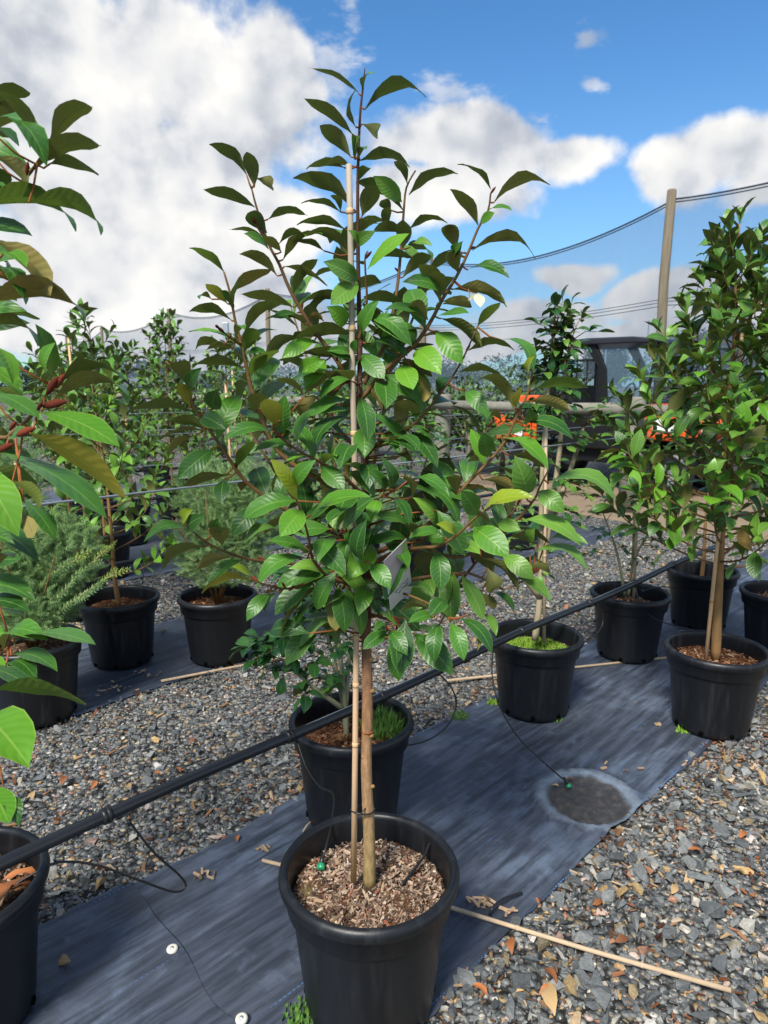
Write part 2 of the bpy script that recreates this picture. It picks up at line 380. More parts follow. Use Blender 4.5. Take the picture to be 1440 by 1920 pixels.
# ------------------------------------------------------------------ mesh helpers
class MB:
    def __init__(s): s.v = []; s.f = []; s.uv = []; s.hasuv = False; s.mi = []; s.cur = 0
    def add(s, verts, faces, uvs=None):
        b = len(s.v); s.v.extend([tuple(x) for x in verts])
        for f in faces: s.f.append(tuple(i + b for i in f)); s.mi.append(s.cur)
        if uvs is not None: s.hasuv = True
        s.uv.extend(uvs if uvs is not None else [(0.5, 0.5)] * len(verts))
        return s
    def tube(s, pts, rad, n=8, cap=True):
        pts = [Vector(p) for p in pts]
        if not hasattr(rad, '__len__'): rad = [rad] * len(pts)
        T = [(pts[min(i + 1, len(pts) - 1)] - pts[max(i - 1, 0)]).normalized() for i in range(len(pts))]
        up = Vector((0, 0, 1)) if abs(T[0].z) < .9 else Vector((1, 0, 0))
        nx = T[0].cross(up).normalized(); vs = []
        for i, p in enumerate(pts):
            nx = (nx - T[i] * nx.dot(T[i]))
            nx = nx.normalized() if nx.length > 1e-6 else T[i].orthogonal().normalized()
            ny = T[i].cross(nx)
            for k in range(n):
                a = 2 * math.pi * k / n
                vs.append(p + (nx * math.cos(a) + ny * math.sin(a)) * rad[i])
        fs = []
        for i in range(len(pts) - 1):
            for k in range(n):
                k2 = (k + 1) % n
                fs.append((i * n + k, i * n + k2, (i + 1) * n + k2, (i + 1) * n + k))
        if cap:
            fs.append(tuple(range(n - 1, -1, -1))); fs.append(tuple((len(pts) - 1) * n + k for k in range(n)))
        return s.add(vs, fs)
    def box(s, c, size, M=None):
        cx, cy, cz = c; hx, hy, hz = (x / 2 for x in size)
        vs = [Vector((cx + x * hx, cy + y * hy, cz + z * hz)) for x in (-1, 1) for y in (-1, 1) for z in (-1, 1)]
        if M is not None: vs = [M @ p for p in vs]
        return s.add(vs, [(0, 1, 3, 2), (4, 6, 7, 5), (0, 4, 5, 1), (2, 3, 7, 6), (0, 2, 6, 4), (1, 5, 7, 3)])
    def lathe(s, prof, n=48, c=(0, 0, 0)):
        vs = []; fs = []
        for (r, z) in prof:
            for k in range(n):
                a = 2 * math.pi * k / n
                vs.append((c[0] + r * math.cos(a), c[1] + r * math.sin(a), c[2] + z))
        for i in range(len(prof) - 1):
            for k in range(n):
                k2 = (k + 1) % n
                fs.append((i * n + k, i * n + k2, (i + 1) * n + k2, (i + 1) * n + k))
        return s.add(vs, fs)
    def prism(s, outline, y0, y1):
        """outline in x,z; extruded along y"""
        n = len(outline)
        vs = [(x, y0, z) for x, z in outline] + [(x, y1, z) for x, z in outline]
        fs = [tuple(range(n)), tuple(range(2 * n - 1, n - 1, -1))] + [(i, n + i, n + (i + 1) % n, (i + 1) % n) for i in range(n)]
        return s.add(vs, fs)
    def mesh(s, name, mats, smooth=True):
        me = bpy.data.meshes.new(name); me.from_pydata(s.v, [], s.f)
        if s.hasuv:
            ul = me.uv_layers.new(name='UVMap')
            idx = np.empty(len(me.loops), dtype=np.int32); me.loops.foreach_get('vertex_index', idx)
            ul.data.foreach_set('uv', np.array(s.uv, dtype=np.float32)[idx].ravel())
        for m_ in (mats if isinstance(mats, (list, tuple)) else [mats]): me.materials.append(m_)
        if len(me.materials) > 1: me.polygons.foreach_set('material_index', np.array(s.mi, dtype=np.int32))
        if smooth: me.polygons.foreach_set('use_smooth', np.ones(len(me.polygons), dtype=bool))
        me.update(); return me
    def build(s, name, mats, parent=None, smooth=True, bevel=0):
        o = bpy.data.objects.new(name, s.mesh(name, mats, smooth)); col.objects.link(o)
        if parent is not None: o.parent = parent
        if bevel:
            b = o.modifiers.new('bevel', 'BEVEL'); b.width = bevel; b.segments = 2; b.limit_method = 'ANGLE'
        return o

def tag(o, label=None, cat=None, group=None, kind=None):
    if label: o['label'] = label
    if cat: o['category'] = cat
    if group: o['group'] = group
    if kind: o['kind'] = kind
    return o
def thing(name, loc, label, cat, group=None, rz=0.0):
    o = bpy.data.objects.new(name, None); col.objects.link(o)
    o.location = loc; o.rotation_euler = (0, 0, rz); o.empty_display_size = .1
    return tag(o, label, cat, group)
def inst(name, me, M, parent=None):
    o = bpy.data.objects.new(name, me); col.objects.link(o)
    if parent is not None: o.parent = parent
    o.matrix_basis = M
    return o
def crom(pts, n=8):
    pts = [Vector(p) for p in pts]; out = []
    for i in range(len(pts) - 1):
        p0 = pts[max(i - 1, 0)]; p1 = pts[i]; p2 = pts[i + 1]; p3 = pts[min(i + 2, len(pts) - 1)]
        for k in range(n):
            t = k / n
            out.append(0.5 * ((2 * p1) + (p2 - p0) * t + (2 * p0 - 5 * p1 + 4 * p2 - p3) * t * t + (3 * p1 - p0 - 3 * p2 + p3) * t ** 3))
    out.append(pts[-1]); return out

# ------------------------------------------------------------------ the ground, weed mats and gravel
gb = MB(); gb.add([(-300, -300, 0), (300, -300, 0), (300, 400, 0), (-300, 400, 0)], [(0, 1, 2, 3)])
ground = tag(gb.build('gravel_ground', GRAV, None, False), 'grey crushed gravel ground of the nursery yard', None, None, 'structure')

BED = {'A': (-1.95, -.975, -1.5, 7.2), 'B': (-4.155, -3.245, -1.0, 7.0), 'C': (-6.75, -5.30, .2, 7.1), 'D': (-8.6, -7.38, 1.5, 7.2), 'E': (-10.7, -9.5, 2.5, 7.2)}
rotM = Matrix.Rotation(math.atan2(AV.y, AV.x), 4, 'Z')     # local x along the bed, local y = -s
def cloth(key, s0, s1, a0, a1, z, label, mt, wav=.008, wavy_end=0.0, res=.05):
    nx = max(2, int((a1 - a0) / res)); ny = max(2, int((s1 - s0) / res))
    vs = []; fs = []
    rr = random.Random(key + str(a0))
    ph = [rr.uniform(0, 6.3) for _ in range(8)]
    for i in range(nx + 1):
        for j in range(ny + 1):
            x = a0 + (a1 - a0) * i / nx; y = -s1 + (s1 - s0) * j / ny
            if wavy_end and i > nx - 6:
                w = (i - nx + 6) / 6
                x += w * wavy_end * (math.sin(y * 7 + ph[0]) + .5 * math.sin(y * 17 + ph[1]))
            e = min(j, ny - j)
            if e == 0: y += .010 * math.sin(x * 3.1 + ph[2]) + .006 * math.sin(x * 11 + ph[3]) + rr.uniform(-.003, .003)
            h = wav * .5 * (math.sin(x * 4.1 + y * 6 + ph[4]) * math.sin(y * 9 + x * 2 + ph[5]) + .6 * math.sin(x * 13 + ph[6]) * math.sin(y * 15 + ph[7]))
            h += .006
            if e == 0: h = .002 + rr.uniform(0, .004)
            if wavy_end and i == nx: h = .004 + .004 * math.sin(y * 12)
            if key == 'A':
                d = math.hypot(x - 2.26, y - 1.14)
                h += .020 * math.exp(-((d - .190) / .026) ** 2) - (.005 if d < .16 else 0)
            vs.append((x, y, max(h, .0015)))
    for i in range(nx):
        for j in range(ny):
            k = i * (ny + 1) + j; fs.append((k, k + ny + 1, k + ny + 2, k + 1))
    mb = MB(); mb.add(vs, fs); o = mb.build('weed_mat', mt)
    o.matrix_world = Matrix.Translation((0, 0, z)) @ rotM
    return tag(o, label, 'weed mat')
CA = mat_cloth('weed_cloth_front', (2.26, 1.14), [(.982, .0022, .9), (1.27, .0014, .7), (1.58, .0012, .35), (1.944, .0022, .6)])
CB = mat_cloth('weed_cloth', None, [(3.25, .004, .5), (5.31, .004, .4), (4.15, .004, .4)])
cloth('A', BED['A'][0], BED['A'][1], .55, BED['A'][3], .006, 'dark woven weed mat with an empty pot ring, under the staked tree', CA, res=.03)
cloth('A2', BED['A'][0] - .01, BED['A'][1] - .02, BED['A'][2], .80, .016, 'faded weed mat sheet with a wavy cut end and white pins', CA, wavy_end=.018, res=.03)
cloth('B', *BED['B'], .006, 'weed mat strip across the gravel, under the needle leaved bushes', CB)
cloth('C', *BED['C'], .006, 'weed mat strip behind the young sapling and the second black pipe', CB)
cloth('D', *BED['D'], .006, 'weed mat strip two beds behind the young sapling', CB)
cloth('E', *BED['E'], .006, 'farthest weed mat strip, in front of the rail fence', CB)
db = MB(); 
pts = [rc(-1.2, 7.9), rc(-.2, 9.6), rc(-3.5, 11.0), rc(-7, 10.2), rc(-8.5, 8.6), rc(-6, 7.75), rc(-3, 7.5)]
db.add([(p.x, p.y, .004) for p in pts], [tuple(range(len(pts)))])
tag(db.build('earth_track', DIRT, None, False), 'bare brown earth track beyond the beds', None, None, 'structure')

def hull_mesh(seed, flat=.5, n=9):
    """an angular chip of rock"""
    import bmesh
    r = random.Random(seed); bm = bmesh.new()
    for _ in range(n):
        d = Vector((r.gauss(0, 1), r.gauss(0, 1), r.gauss(0, 1))).normalized()
        bm.verts.new((d.x * r.uniform(.8, 1.1), d.y * r.uniform(.5, .85), d.z * flat * r.uniform(.7, 1)))
    res = bmesh.ops.convex_hull(bm, input=bm.verts)
    bmesh.ops.delete(bm, geom=[e for e in res['geom_interior'] if isinstance(e, bmesh.types.BMVert)], context='VERTS')
    bmesh.ops.triangulate(bm, faces=bm.faces)
    me = bpy.data.meshes.new('stone'); bm.to_mesh(me); bm.free(); return me
HULLS = [hull_mesh(i, random.uniform(.45, .8), random.choice((7, 8, 9, 10))) for i in range(14)]
for h in HULLS: h.materials.append(STONE1)
HV = []
for h in HULLS:
    a = np.array([v.co for v in h.vertices]); t = np.array([p.vertices[:] for p in h.polygons]); HV.append((a, t))

def rot_mats(n, tilt):
    yaw = rng.uniform(0, 2 * np.pi, n); tx = rng.normal(0, tilt, n); ty = rng.normal(0, tilt, n)
    cz, sz = np.cos(yaw), np.sin(yaw); cx, sx = np.cos(tx), np.sin(tx); cy, sy = np.cos(ty), np.sin(ty)
    Rz = np.zeros((n, 3, 3)); Rz[:, 0, 0] = cz; Rz[:, 0, 1] = -sz; Rz[:, 1, 0] = sz; Rz[:, 1, 1] = cz; Rz[:, 2, 2] = 1
    Rx = np.zeros((n, 3, 3)); Rx[:, 0, 0] = 1; Rx[:, 1, 1] = cx; Rx[:, 1, 2] = -sx; Rx[:, 2, 1] = sx; Rx[:, 2, 2] = cx
    Ry = np.zeros((n, 3, 3)); Ry[:, 1, 1] = 1; Ry[:, 0, 0] = cy; Ry[:, 0, 2] = sy; Ry[:, 2, 0] = -sy; Ry[:, 2, 2] = cy
    return Rx @ Ry @ Rz
def scatter_mesh(name, pos, scale, templates, material, tilt=.25, parent=None):
    """pos n,3; scale n,3; every template copied with numpy into one mesh"""
    n = len(pos); which = rng.integers(0, len(templates), n); RM = rot_mats(n, tilt)
    V = []; T = []; b = 0
    for k, (a, t) in enumerate(templates):
        ix = np.nonzero(which == k)[0]
        if not len(ix): continue
        loc = a[None] * scale[ix][:, None, :]
        w = np.einsum('nij,nvj->nvi', RM[ix], loc) + pos[ix][:, None, :]
        V.append(w.reshape(-1, 3)); off = (np.arange(len(ix)) * len(a))[:, None, None] + b
        T.append((t[None] + off).reshape(-1, t.shape[1])); b += len(ix) * len(a)
    V = np.concatenate(V); T = np.concatenate(T)
    me = bpy.data.meshes.new(name); me.vertices.add(len(V)); me.vertices.foreach_set('co', V.astype(np.float32).ravel())
    k = T.shape[1]; me.loops.add(T.size); me.loops.foreach_set('vertex_index', T.astype(np.int32).ravel())
    me.polygons.add(len(T)); me.polygons.foreach_set('loop_start', (np.arange(len(T)) * k).astype(np.int32))
    me.materials.append(material); me.update(calc_edges=True); me.validate(); me.shade_flat()
    o = bpy.data.objects.new(name, me); col.objects.link(o)
    if parent is not None: o.parent = parent
    return o
RINGP = (2.26, -1.14)
def gravel_points(s0, s1, a0, a1, per_m2, near=None):
    n = int((s1 - s0) * (a1 - a0) * per_m2)
    s = rng.uniform(s0, s1, n); a = rng.uniform(a0, a1, n)
    x = s * SC + a * SS; y = -s * SS + a * SC
    f = y * math.cos(PITCH) + CH * math.sin(PITCH); v = (-CH * math.cos(PITCH) + y * math.sin(PITCH)) / f
    ok = (f > .3) & (np.abs(x / f) < .554 + .22) & (v > -.95)
    return s[ok], a[ok], x[ok], y[ok]
POS = []; SCL = []
BIG = []
# (s0, s1, a0, a1, small density, large density, size factor)
for (s0, s1, a0, a1, d1, d2, k) in [(-.985, 1.6, .2, 2.6, 5200, 800, 1.0), (-.985, 2.5, 2.6, 5.5, 3000, 420, 1.15),
                                    (-3.27, -1.93, .2, 3.0, 5200, 330, .92), (-3.27, -1.93, 3.0, 7.6, 2600, 160, 1.15),
                                    (-5.33, -4.13, .6, 3.5, 2300, 130, 1.1), (-5.33, -4.13, 3.5, 7.6, 1100, 60, 1.4),
                                    (-7.4, -6.7, 1.5, 5.5, 1300, 50, 1.4)]:
    for (dens, lo, hi) in ((d1, .0045, .0125), (d2, .012, .034)):
        s, a, x, y = gravel_points(s0, s1, a0, a1, dens)
        n = len(s); sz = (lo + (hi - lo) * rng.random(n) ** 1.9) * k
        asp = rng.uniform(.6, 1.4, (n, 3)); z = rng.uniform(.0, .5, n) * sz + (.006 if lo > .01 else 0) * rng.random(n)
        p = np.stack([x, y, z], 1); sc = sz[:, None] * asp
        if lo > .01 and s0 < 0:
            dist = np.hypot(x, y); sel = (dist < 3.2) & (sz > .0175)
            for q in np.nonzero(sel)[0]: BIG.append((sz[q] / dist[q], p[q], sc[q]))
            p, sc = p[~sel], sc[~sel]
        POS.append(p); SCL.append(sc)
BIG.sort(key=lambda b: -b[0])
for i, (k, p, sc) in enumerate(BIG[:280]):
    M = Matrix.Translation((p[0], p[1], p[2] + .004)) @ Matrix.Rotation(random.uniform(0, 6.3), 4, 'Z') @ Matrix.Rotation(random.gauss(0, .35), 4, 'X') @ Matrix.Diagonal((sc[0] * 1.1, sc[1] * 1.1, sc[2], 1))
    inst('stone', HULLS[i % 14], M, ground)
if len(BIG) > 280:
    POS.append(np.array([b[1] for b in BIG[280:]])); SCL.append(np.array([b[2] for b in BIG[280:]]))
POS = np.concatenate(POS); SCL = np.concatenate(SCL)
gs = scatter_mesh('gravel', POS, SCL, HV, STONES, .45, ground); tag(gs, 'loose grey crushed gravel', None, None, 'stuff')
# bark slivers and leaf bits among the stones
BOXT = (np.array([(x, y, z) for x in (-1, 1) for y in (-1, 1) for z in (-1, 1)], dtype=float) * np.array([1, .22, .13]),
        np.array([(0, 1, 3, 2), (4, 6, 7, 5), (0, 4, 5, 1), (2, 3, 7, 6), (0, 2, 6, 4), (1, 5, 7, 3)]))
SLIV = []
for k in range(6):
    a = BOXT[0] * np.array([1, random.uniform(.7, 1.6), random.uniform(.8, 1.5)]); a = a + np.array([[random.uniform(-.12, .12), random.uniform(-.1, .1), random.uniform(-.04, .04)] for _ in range(8)])
    SLIV.append((a, BOXT[1]))
LP = []; LS = []
for (s0, s1, a0, a1, d) in [(-.985, 1.0, .2, 3.2, 150), (-3.27, -1.93, .2, 4, 110), (-2.2, -1.93, .2, 3, 200), (-.99, -.75, .5, 3.4, 420)]:
    s, a, x, y = gravel_points(s0, s1, a0, a1, d); n = len(s)
    sz = .004 + .013 * rng.random(n) ** 2.5
    LP.append(np.stack([x, y, .007 + .008 * rng.random(n)], 1)); LS.append(sz[:, None] * rng.uniform(.8, 1.3, (n, 3)))
s_, a_, x_, y_ = gravel_points(-.985, 1.2, .2, 3.4, 520); n_ = len(s_); cl_ = np.sin(x_ * 7 + 1.3) * np.sin(y_ * 8.3) + .5 * np.sin(x_ * 19) * np.sin(y_ * 17 + 2); ok_ = cl_ > -.05
x2, y2 = x_[ok_], y_[ok_]; s3, a3, x3, y3 = gravel_points(-3.27, -1.93, .2, 4, 90); x2 = np.concatenate([x2, x3]); y2 = np.concatenate([y2, y3]); n_ = len(x2)
o = scatter_mesh('leaf_crumbs', np.stack([x2, y2, .009 + .010 * rng.random(n_)], 1), (.003 + .009 * rng.random(n_) ** 2)[:, None] * rng.uniform(.7, 1.5, (n_, 3)), SLIV, REDMIX, .5, ground); tag(o, 'red brown crumbs of dry leaves', None, None, 'stuff')
o = scatter_mesh('leaf_litter', np.concatenate(LP), np.concatenate(LS), SLIV, LITTER, .3, ground); tag(o, 'scattered wood slivers and leaf bits', None, None, 'stuff')

# ------------------------------------------------------------------ leaves
def leaf_mesh(name, material, W=.42, arch=.10, fold=.10, wave=.02, seed=0, tip=.9, rows=8, twist=0.0):
    r = random.Random(seed); ph = r.uniform(0, 6.3)
    vs = []; uv = []; fs = []; nc = 5
    for i in range(rows + 1):
        t = i / rows
        tt = t * t * (3 - 2 * t) * .5 + t * .5
        s = max(0.0, (tt - .05) / .95)
        w = (max(0.0, math.sin(math.pi * s ** 1.08)) ** .66) * W / 2
        if s > .78: w *= 1 - .42 * ((s - .78) / .22) ** 1.3
        w = max(w, .012 if tt < .5 else .0015)
        zc = 4 * arch * tt * (1 - tt)
        tw = twist * (tt - .3)
        for j in range(nc):
            q = (j / (nc - 1)) * 2 - 1
            x = q * w
            z = fold * abs(x) * (1 - .3 * abs(q)) + wave * abs(q) ** 2 * math.sin(tt * 11 + ph + (1.3 if q > 0 else 0)) * min(1, s * 5)
            vs.append((x * math.cos(tw) - z * math.sin(tw), tt, zc + x * math.sin(tw) + z * math.cos(tw))); uv.append((.5 + q / 2, tt))
    for i in range(rows):
        for j in range(nc - 1):
            k = i * nc + j; fs.append((k, k + 1, k + nc + 1, k + nc))
    mb = MB(); mb.add(vs, fs, uv); return mb.mesh(name, material)
LEAVES = {}
for key, mt, n in (('t', LM, 5), ('f', LF, 4), ('y', LY, 3), ('b', LB, 4), ('c', LC, 2), ('cam', LCAM, 4), ('bg', LBG, 5)):
    LEAVES[key] = [leaf_mesh('leaf', mt, .42 if key != 'cam' else .50, .08 + .05 * i, .12 + .12 * (i % 3), .010 + .008 * (i % 3), i * 7 + 3, twist=(.35 if i % 2 else -.3) * (i % 3) * .5,
                              rows=8 if key in ('t', 'f', 'y', 'b') else 6) for i in range(n)]
def frame(base, tip, nrm):
    A = tip - base; L = A.length; A = A / L
    nrm = (nrm - A * nrm.dot(A))
    nrm = nrm.normalized() if nrm.length > 1e-5 else A.orthogonal().normalized()
    X = A.cross(nrm)
    return X, A, nrm, L
def leaf_matrix(base, tip, nrm, wk=1.0):
    X, A, Nn, L = frame(base, tip, nrm)
    return Matrix(((X.x * L * wk, A.x * L, Nn.x * L, base.x), (X.y * L * wk, A.y * L, Nn.y * L, base.y), (X.z * L * wk, A.z * L, Nn.z * L, base.z), (0, 0, 0, 1)))
def merge_leaves(name, items, material, parent):
    """many leaves as one mesh; items (mesh, matrix)"""
    V = []; Fc = []; U = []; b = 0; cache = {}
    for me, M in items:
        if me.name not in cache:
            a = np.array([v.co for v in me.vertices]); f = np.array([p.vertices[:] for p in me.polygons])
            uvl = me.uv_layers[0].data; uu = np.zeros((len(a), 2))
            for lp in me.loops: uu[lp.vertex_index] = uvl[lp.index].uv
            cache[me.name] = (a, f, uu)
        a, f, uu = cache[me.name]; Mn = np.array(M)
        V.append(a @ Mn[:3, :3].T + Mn[:3, 3]); Fc.append(f + b); U.append(uu); b += len(a)
    V = np.concatenate(V); Fc = np.concatenate(Fc); U = np.concatenate(U)
    me = bpy.data.meshes.new(name); me.vertices.add(len(V)); me.vertices.foreach_set('co', V.astype(np.float32).ravel())
    me.loops.add(Fc.size); me.loops.foreach_set('vertex_index', Fc.astype(np.int32).ravel())
    me.polygons.add(len(Fc)); me.polygons.foreach_set('loop_start', (np.arange(len(Fc)) * 4).astype(np.int32))
    ul = me.uv_layers.new(name='UVMap'); ul.data.foreach_set('uv', U[Fc.ravel()].astype(np.float32).ravel())
    me.materials.append(material); me.polygons.foreach_set('use_smooth', np.ones(len(Fc), dtype=bool)); me.update(calc_edges=True)
    o = bpy.data.objects.new(name, me); col.objects.link(o); o.parent = parent; o['kind'] = 'stuff'
    return o
def bud_mesh():
    mb = MB(); mb.tube([(0, 0, 0), (0, .25, .02), (0, .6, .03), (0, .9, .01), (0, 1, 0)], [.07, .14, .16, .07, .01], 7); return mb.mesh('bud', BUD)
BUDM = bud_mesh()

# ------------------------------------------------------------------ pots
POT_H = .385
def pot_parts():
    prof = [(.0, .004), (.150, .004), (.162, .010), (.166, .03), (.193, .285), (.196, .292), (.203, .295), (.207, .300), (.211, .345), (.218, .349),
            (.2235, .356), (.2255, .366), (.2235, .376), (.217, .3835), (.210, .3850), (.203, .381), (.1995, .372), (.1985, .355), (.192, .30), (.184, .20)]
    body = MB(); body.lathe(prof[:10], 56)
    rim = MB(); rim.lathe(prof[9:], 56)
    soil = MB(); n = 28; vs = [(0, 0, 0)]; fs = []
    rr = random.Random(4); rad = [.05, .1, .15, .192]
    for ri, r in enumerate(rad):
        for k in range(n):
            a = 2 * math.pi * k / n
            vs.append((r * math.cos(a), r * math.sin(a), .006 * math.sin(3 * a + ri) + rr.uniform(-.004, .004) - .010 * (r / .19) ** 2))
    for k in range(n): fs.append((0, 1 + k, 1 + (k + 1) % n))
    for ri in range(3):
        for k in range(n):
            k2 = (k + 1) % n; b = 1 + ri * n
            fs.append((b + k, b + n + k, b + n + k2, b + k2))
    soil.add(vs, fs)
    hole = MB(); hole.tube([(0, -.003, .004), (0, .004, .004)], .011, 10)
    return body.mesh('wall', POT), rim.mesh('rim', POT), soil.mesh('potting_mix', SOIL), hole.mesh('drain_hole', HOLE)
PW, PR, PS, PH = pot_parts()
CHIPM = []
for k in range(6):
    mb = MB(); mb.add(SLIV[k][0].tolist(), SLIV[k][1].tolist()); CHIPM.append(mb.mesh('bark_chip', CHIP, False))
SOILZ = .318
def pot(s, a, label, group=None, scale=1.0, soilz=SOILZ, holes=True, chips=0, litter=0, redmix=False, hs=1.0, loc=None):
    p = rc(s, a, .016) if loc is None else loc
    t = thing('nursery_pot', p, label, 'pot', group, rz=random.uniform(0, 6.3))
    t.scale = (scale, scale, scale * hs)
    w = bpy.data.objects.new('wall', PW); r = bpy.data.objects.new('rim', PR); so = bpy.data.objects.new('potting_mix', PS)
    for o in (w, r, so): col.objects.link(o); o.parent = t
    so.location = (0, 0, soilz); so.rotation_euler = (0, 0, random.uniform(0, 6.3))
    if holes:
        for k in range(8):
            an = k * math.pi / 4
            M = Matrix.Rotation(an, 4, 'Z') @ Matrix.Translation((0, .1655, .022))
            inst('drain_hole', PH, M, t)
    for k in range(chips):
        rr = .178 * math.sqrt(random.random()); an = random.uniform(0, 6.3); sz = random.uniform(.008, .026)
        M = Matrix.Translation((rr * math.cos(an), rr * math.sin(an), soilz + .004 - .010 * (rr / .19) ** 2 + random.uniform(0, .006))) @ Matrix.Rotation(random.uniform(0, 6.3), 4, 'Z') @ Matrix.Rotation(random.gauss(0, .25), 4, 'Y') @ Matrix.Diagonal((sz * .55, sz * .55, sz * .5, 1))
        inst('bark_chip', CHIPM[k % 6], M, t)
    if litter:
        rr = .186 * np.sqrt(rng.random(litter)); an = rng.uniform(0, 6.3, litter)
        pz = soilz + .002 - .010 * (rr / .19) ** 2 + rng.random(litter) * .006
        sz = .0025 + .008 * rng.random(litter) ** 2.5
        o = scatter_mesh('bark_litter', np.stack([rr * np.cos(an), rr * np.sin(an), pz], 1), sz[:, None] * rng.uniform(.7, 1.4, (litter, 3)), SLIV, REDMIX if redmix else POTMIX, .45, t)
        o['kind'] = 'stuff'
    return t
pot(-1.111, 1.07, 'black plastic pot of bark chips with the slim staked tree', chips=75, litter=4200)
pot(-1.713, 1.564, 'black pot directly behind the staked tree, with green weeds beside thin stems', litter=1200, redmix=True)
pot(-1.71, 2.765, 'dusty black pot with bright green moss and a pale trunk', litter=300, soilz=.30)
pot(-1.70, 3.74, 'black pot with drain holes showing and two thin sparse stems', litter=300, soilz=.30)
pot(-1.60, 4.56, 'black pot half hidden behind the bushy dense tree, black pipe end above it', soilz=.30)
pot(-1.03, 3.20, 'black pot of reddish bark chips with the bushy dense tree', litter=1500, redmix=True, chips=60)
pot(-1.08, 4.38, 'black pot beyond the bushy dense tree, standing at the gravel side of its mat', litter=200)
pot(-1.79, .31, 'black pot with dry fallen leaves and a looped drip tube', chips=40, litter=900)
pot(-3.715, 1.62, 'black pot of red brown bark with the young sapling', litter=1200, redmix=True)
pot(-3.36, 2.04, 'black pot under the needle leaved bush beside the sapling', litter=700, redmix=True)
pot(-3.36, 1.04, 'black pot under the needle leaved bush at the mat corner', litter=500)
GP = 'pots in the beds behind the sapling'
BEDPOTS = [(-4.72, 1.78), (-5.52, 2.33), (-6.55, 2.42), (-6.55, 3.02), (-7.48, 4.0), (-8.1, 4.35), (-5.6, 3.6), (-5.55, 1.1), (-6.6, 1.7), (-7.6, 3.0), (-8.2, 3.4), (-7.6, 5.2), (-5.6, 4.9), (-5.6, 6.1), (-3.7, 4.2), (-3.7, 5.6), (-7.7, 6.3), (-9.8, 5.0), (-9.9, 6.2), (-5.9, 1.55)]
ORD = ['first', 'second', 'third', 'fourth', 'fifth', 'sixth', 'seventh', 'eighth', 'ninth', 'tenth']
def bedof(s): return 'sapling mat' if s > -4.5 else 'gap behind the sapling' if s > -5 else 'mat behind the sapling' if s > -7 else 'second mat behind the sapling' if s > -9 else 'last mat'
def bedlabel(what, s, a):
    row = sorted([p for p in BEDPOTS if bedof(p[0]) == bedof(s)], key=lambda p: -p[1])
    return what + ' on the ' + bedof(s) + ', ' + ORD[min(range(len(row)), key=lambda i: abs(row[i][1] - a) + abs(row[i][0] - s))] + ' from the rail fence'
LGP = 'black nursery pot in the beds behind the young sapling'
for (s, a) in BEDPOTS[:-1]:
    pot(s, a, bedlabel('black nursery pot', s, a), GP, holes=False, litter=0)
# moss in the dusty pot, weeds in the second one
def tuft(name, loc, rad, n, h, material, label, cat, wd=.0012, group=None):
    mb = MB(); rr = random.Random(n)
    for _ in range(n):
        r = rad * math.sqrt(rr.random()); an = rr.uniform(0, 6.3); p = Vector((r * math.cos(an), r * math.sin(an), 0))
        d = Vector((rr.gauss(0, .35), rr.gauss(0, .35), 1)).normalized() * h * rr.uniform(.5, 1.1) * (1 - .5 * (r / rad) ** 2)
        sd_ = d.cross(Vector((rr.gauss(0, 1), rr.gauss(0, 1), .2))).normalized() * wd * rr.uniform(.7, 1.4)
        mb.add([p - sd_, p + sd_, p + d * .6 + sd_ * 1.1, p + d, p + d * .6 - sd_ * 1.1], [(0, 1, 2, 3, 4)])
    o = mb.build(name, material); o.location = loc
    tag(o, label, cat, group); return o
tuft('moss', rc(-1.71, 2.765, .016 + .298), .165, 2600, .03, MOSS, 'bright green moss carpet in the dusty black pot', 'moss', .0016)
tuft('weed', rc(-1.655, 1.66, .016 + .312), .075, 900, .10, WEED, 'feathery green weed in the pot behind the staked tree', 'weed', .0014)
for i, (x, y, r_, n_, h_) in enumerate([(1040, 1348, .035, 80, .03), (925, 1318, .03, 60, .025), (860, 1342, .05, 160, .018), (1280, 1372, .03, 60, .03), (566, 1905, .05, 160, .03), (1190, 1535, .0, 0, 0)]):
    if n_:
        tuft('weed', at_z(x, y, .012), r_, n_, h_, MOSS if i % 2 else WEED, 'small green weed sprouting at a pot foot on the mat', 'weed', .003, 'weeds at the pot feet')

# ------------------------------------------------------------------ the staked tree (branches and leaves read from the photograph, each at its own depth)
TREE0 = rc(-1.111, 1.07, .016 + SOILZ)
TY = TREE0.y
ZO = {'A': (340, 260, 1440 / 340), 'B': (560, 110, 4.5), 'C': (680, 280, 4.0), 'D': (240, 640, 1138 / 320), 'E': (460, 860, 4.5), 'F': (680, 860, 4.5),
      'G': (860, 640, 993 / 300), 'H': (500, 560, 4.5), 'P': (0, 0, 1.0), 'L1': (0, 150, 1109 / 260), 'L2': (0, 600, 1109 / 260), 'L3': (0, 780, 2.88), 'L4': (0, 1350, 2.667)}
def zp(z, x, y):
    o = ZO[z]; return o[0] + x / o[2], o[1] + y / o[2]
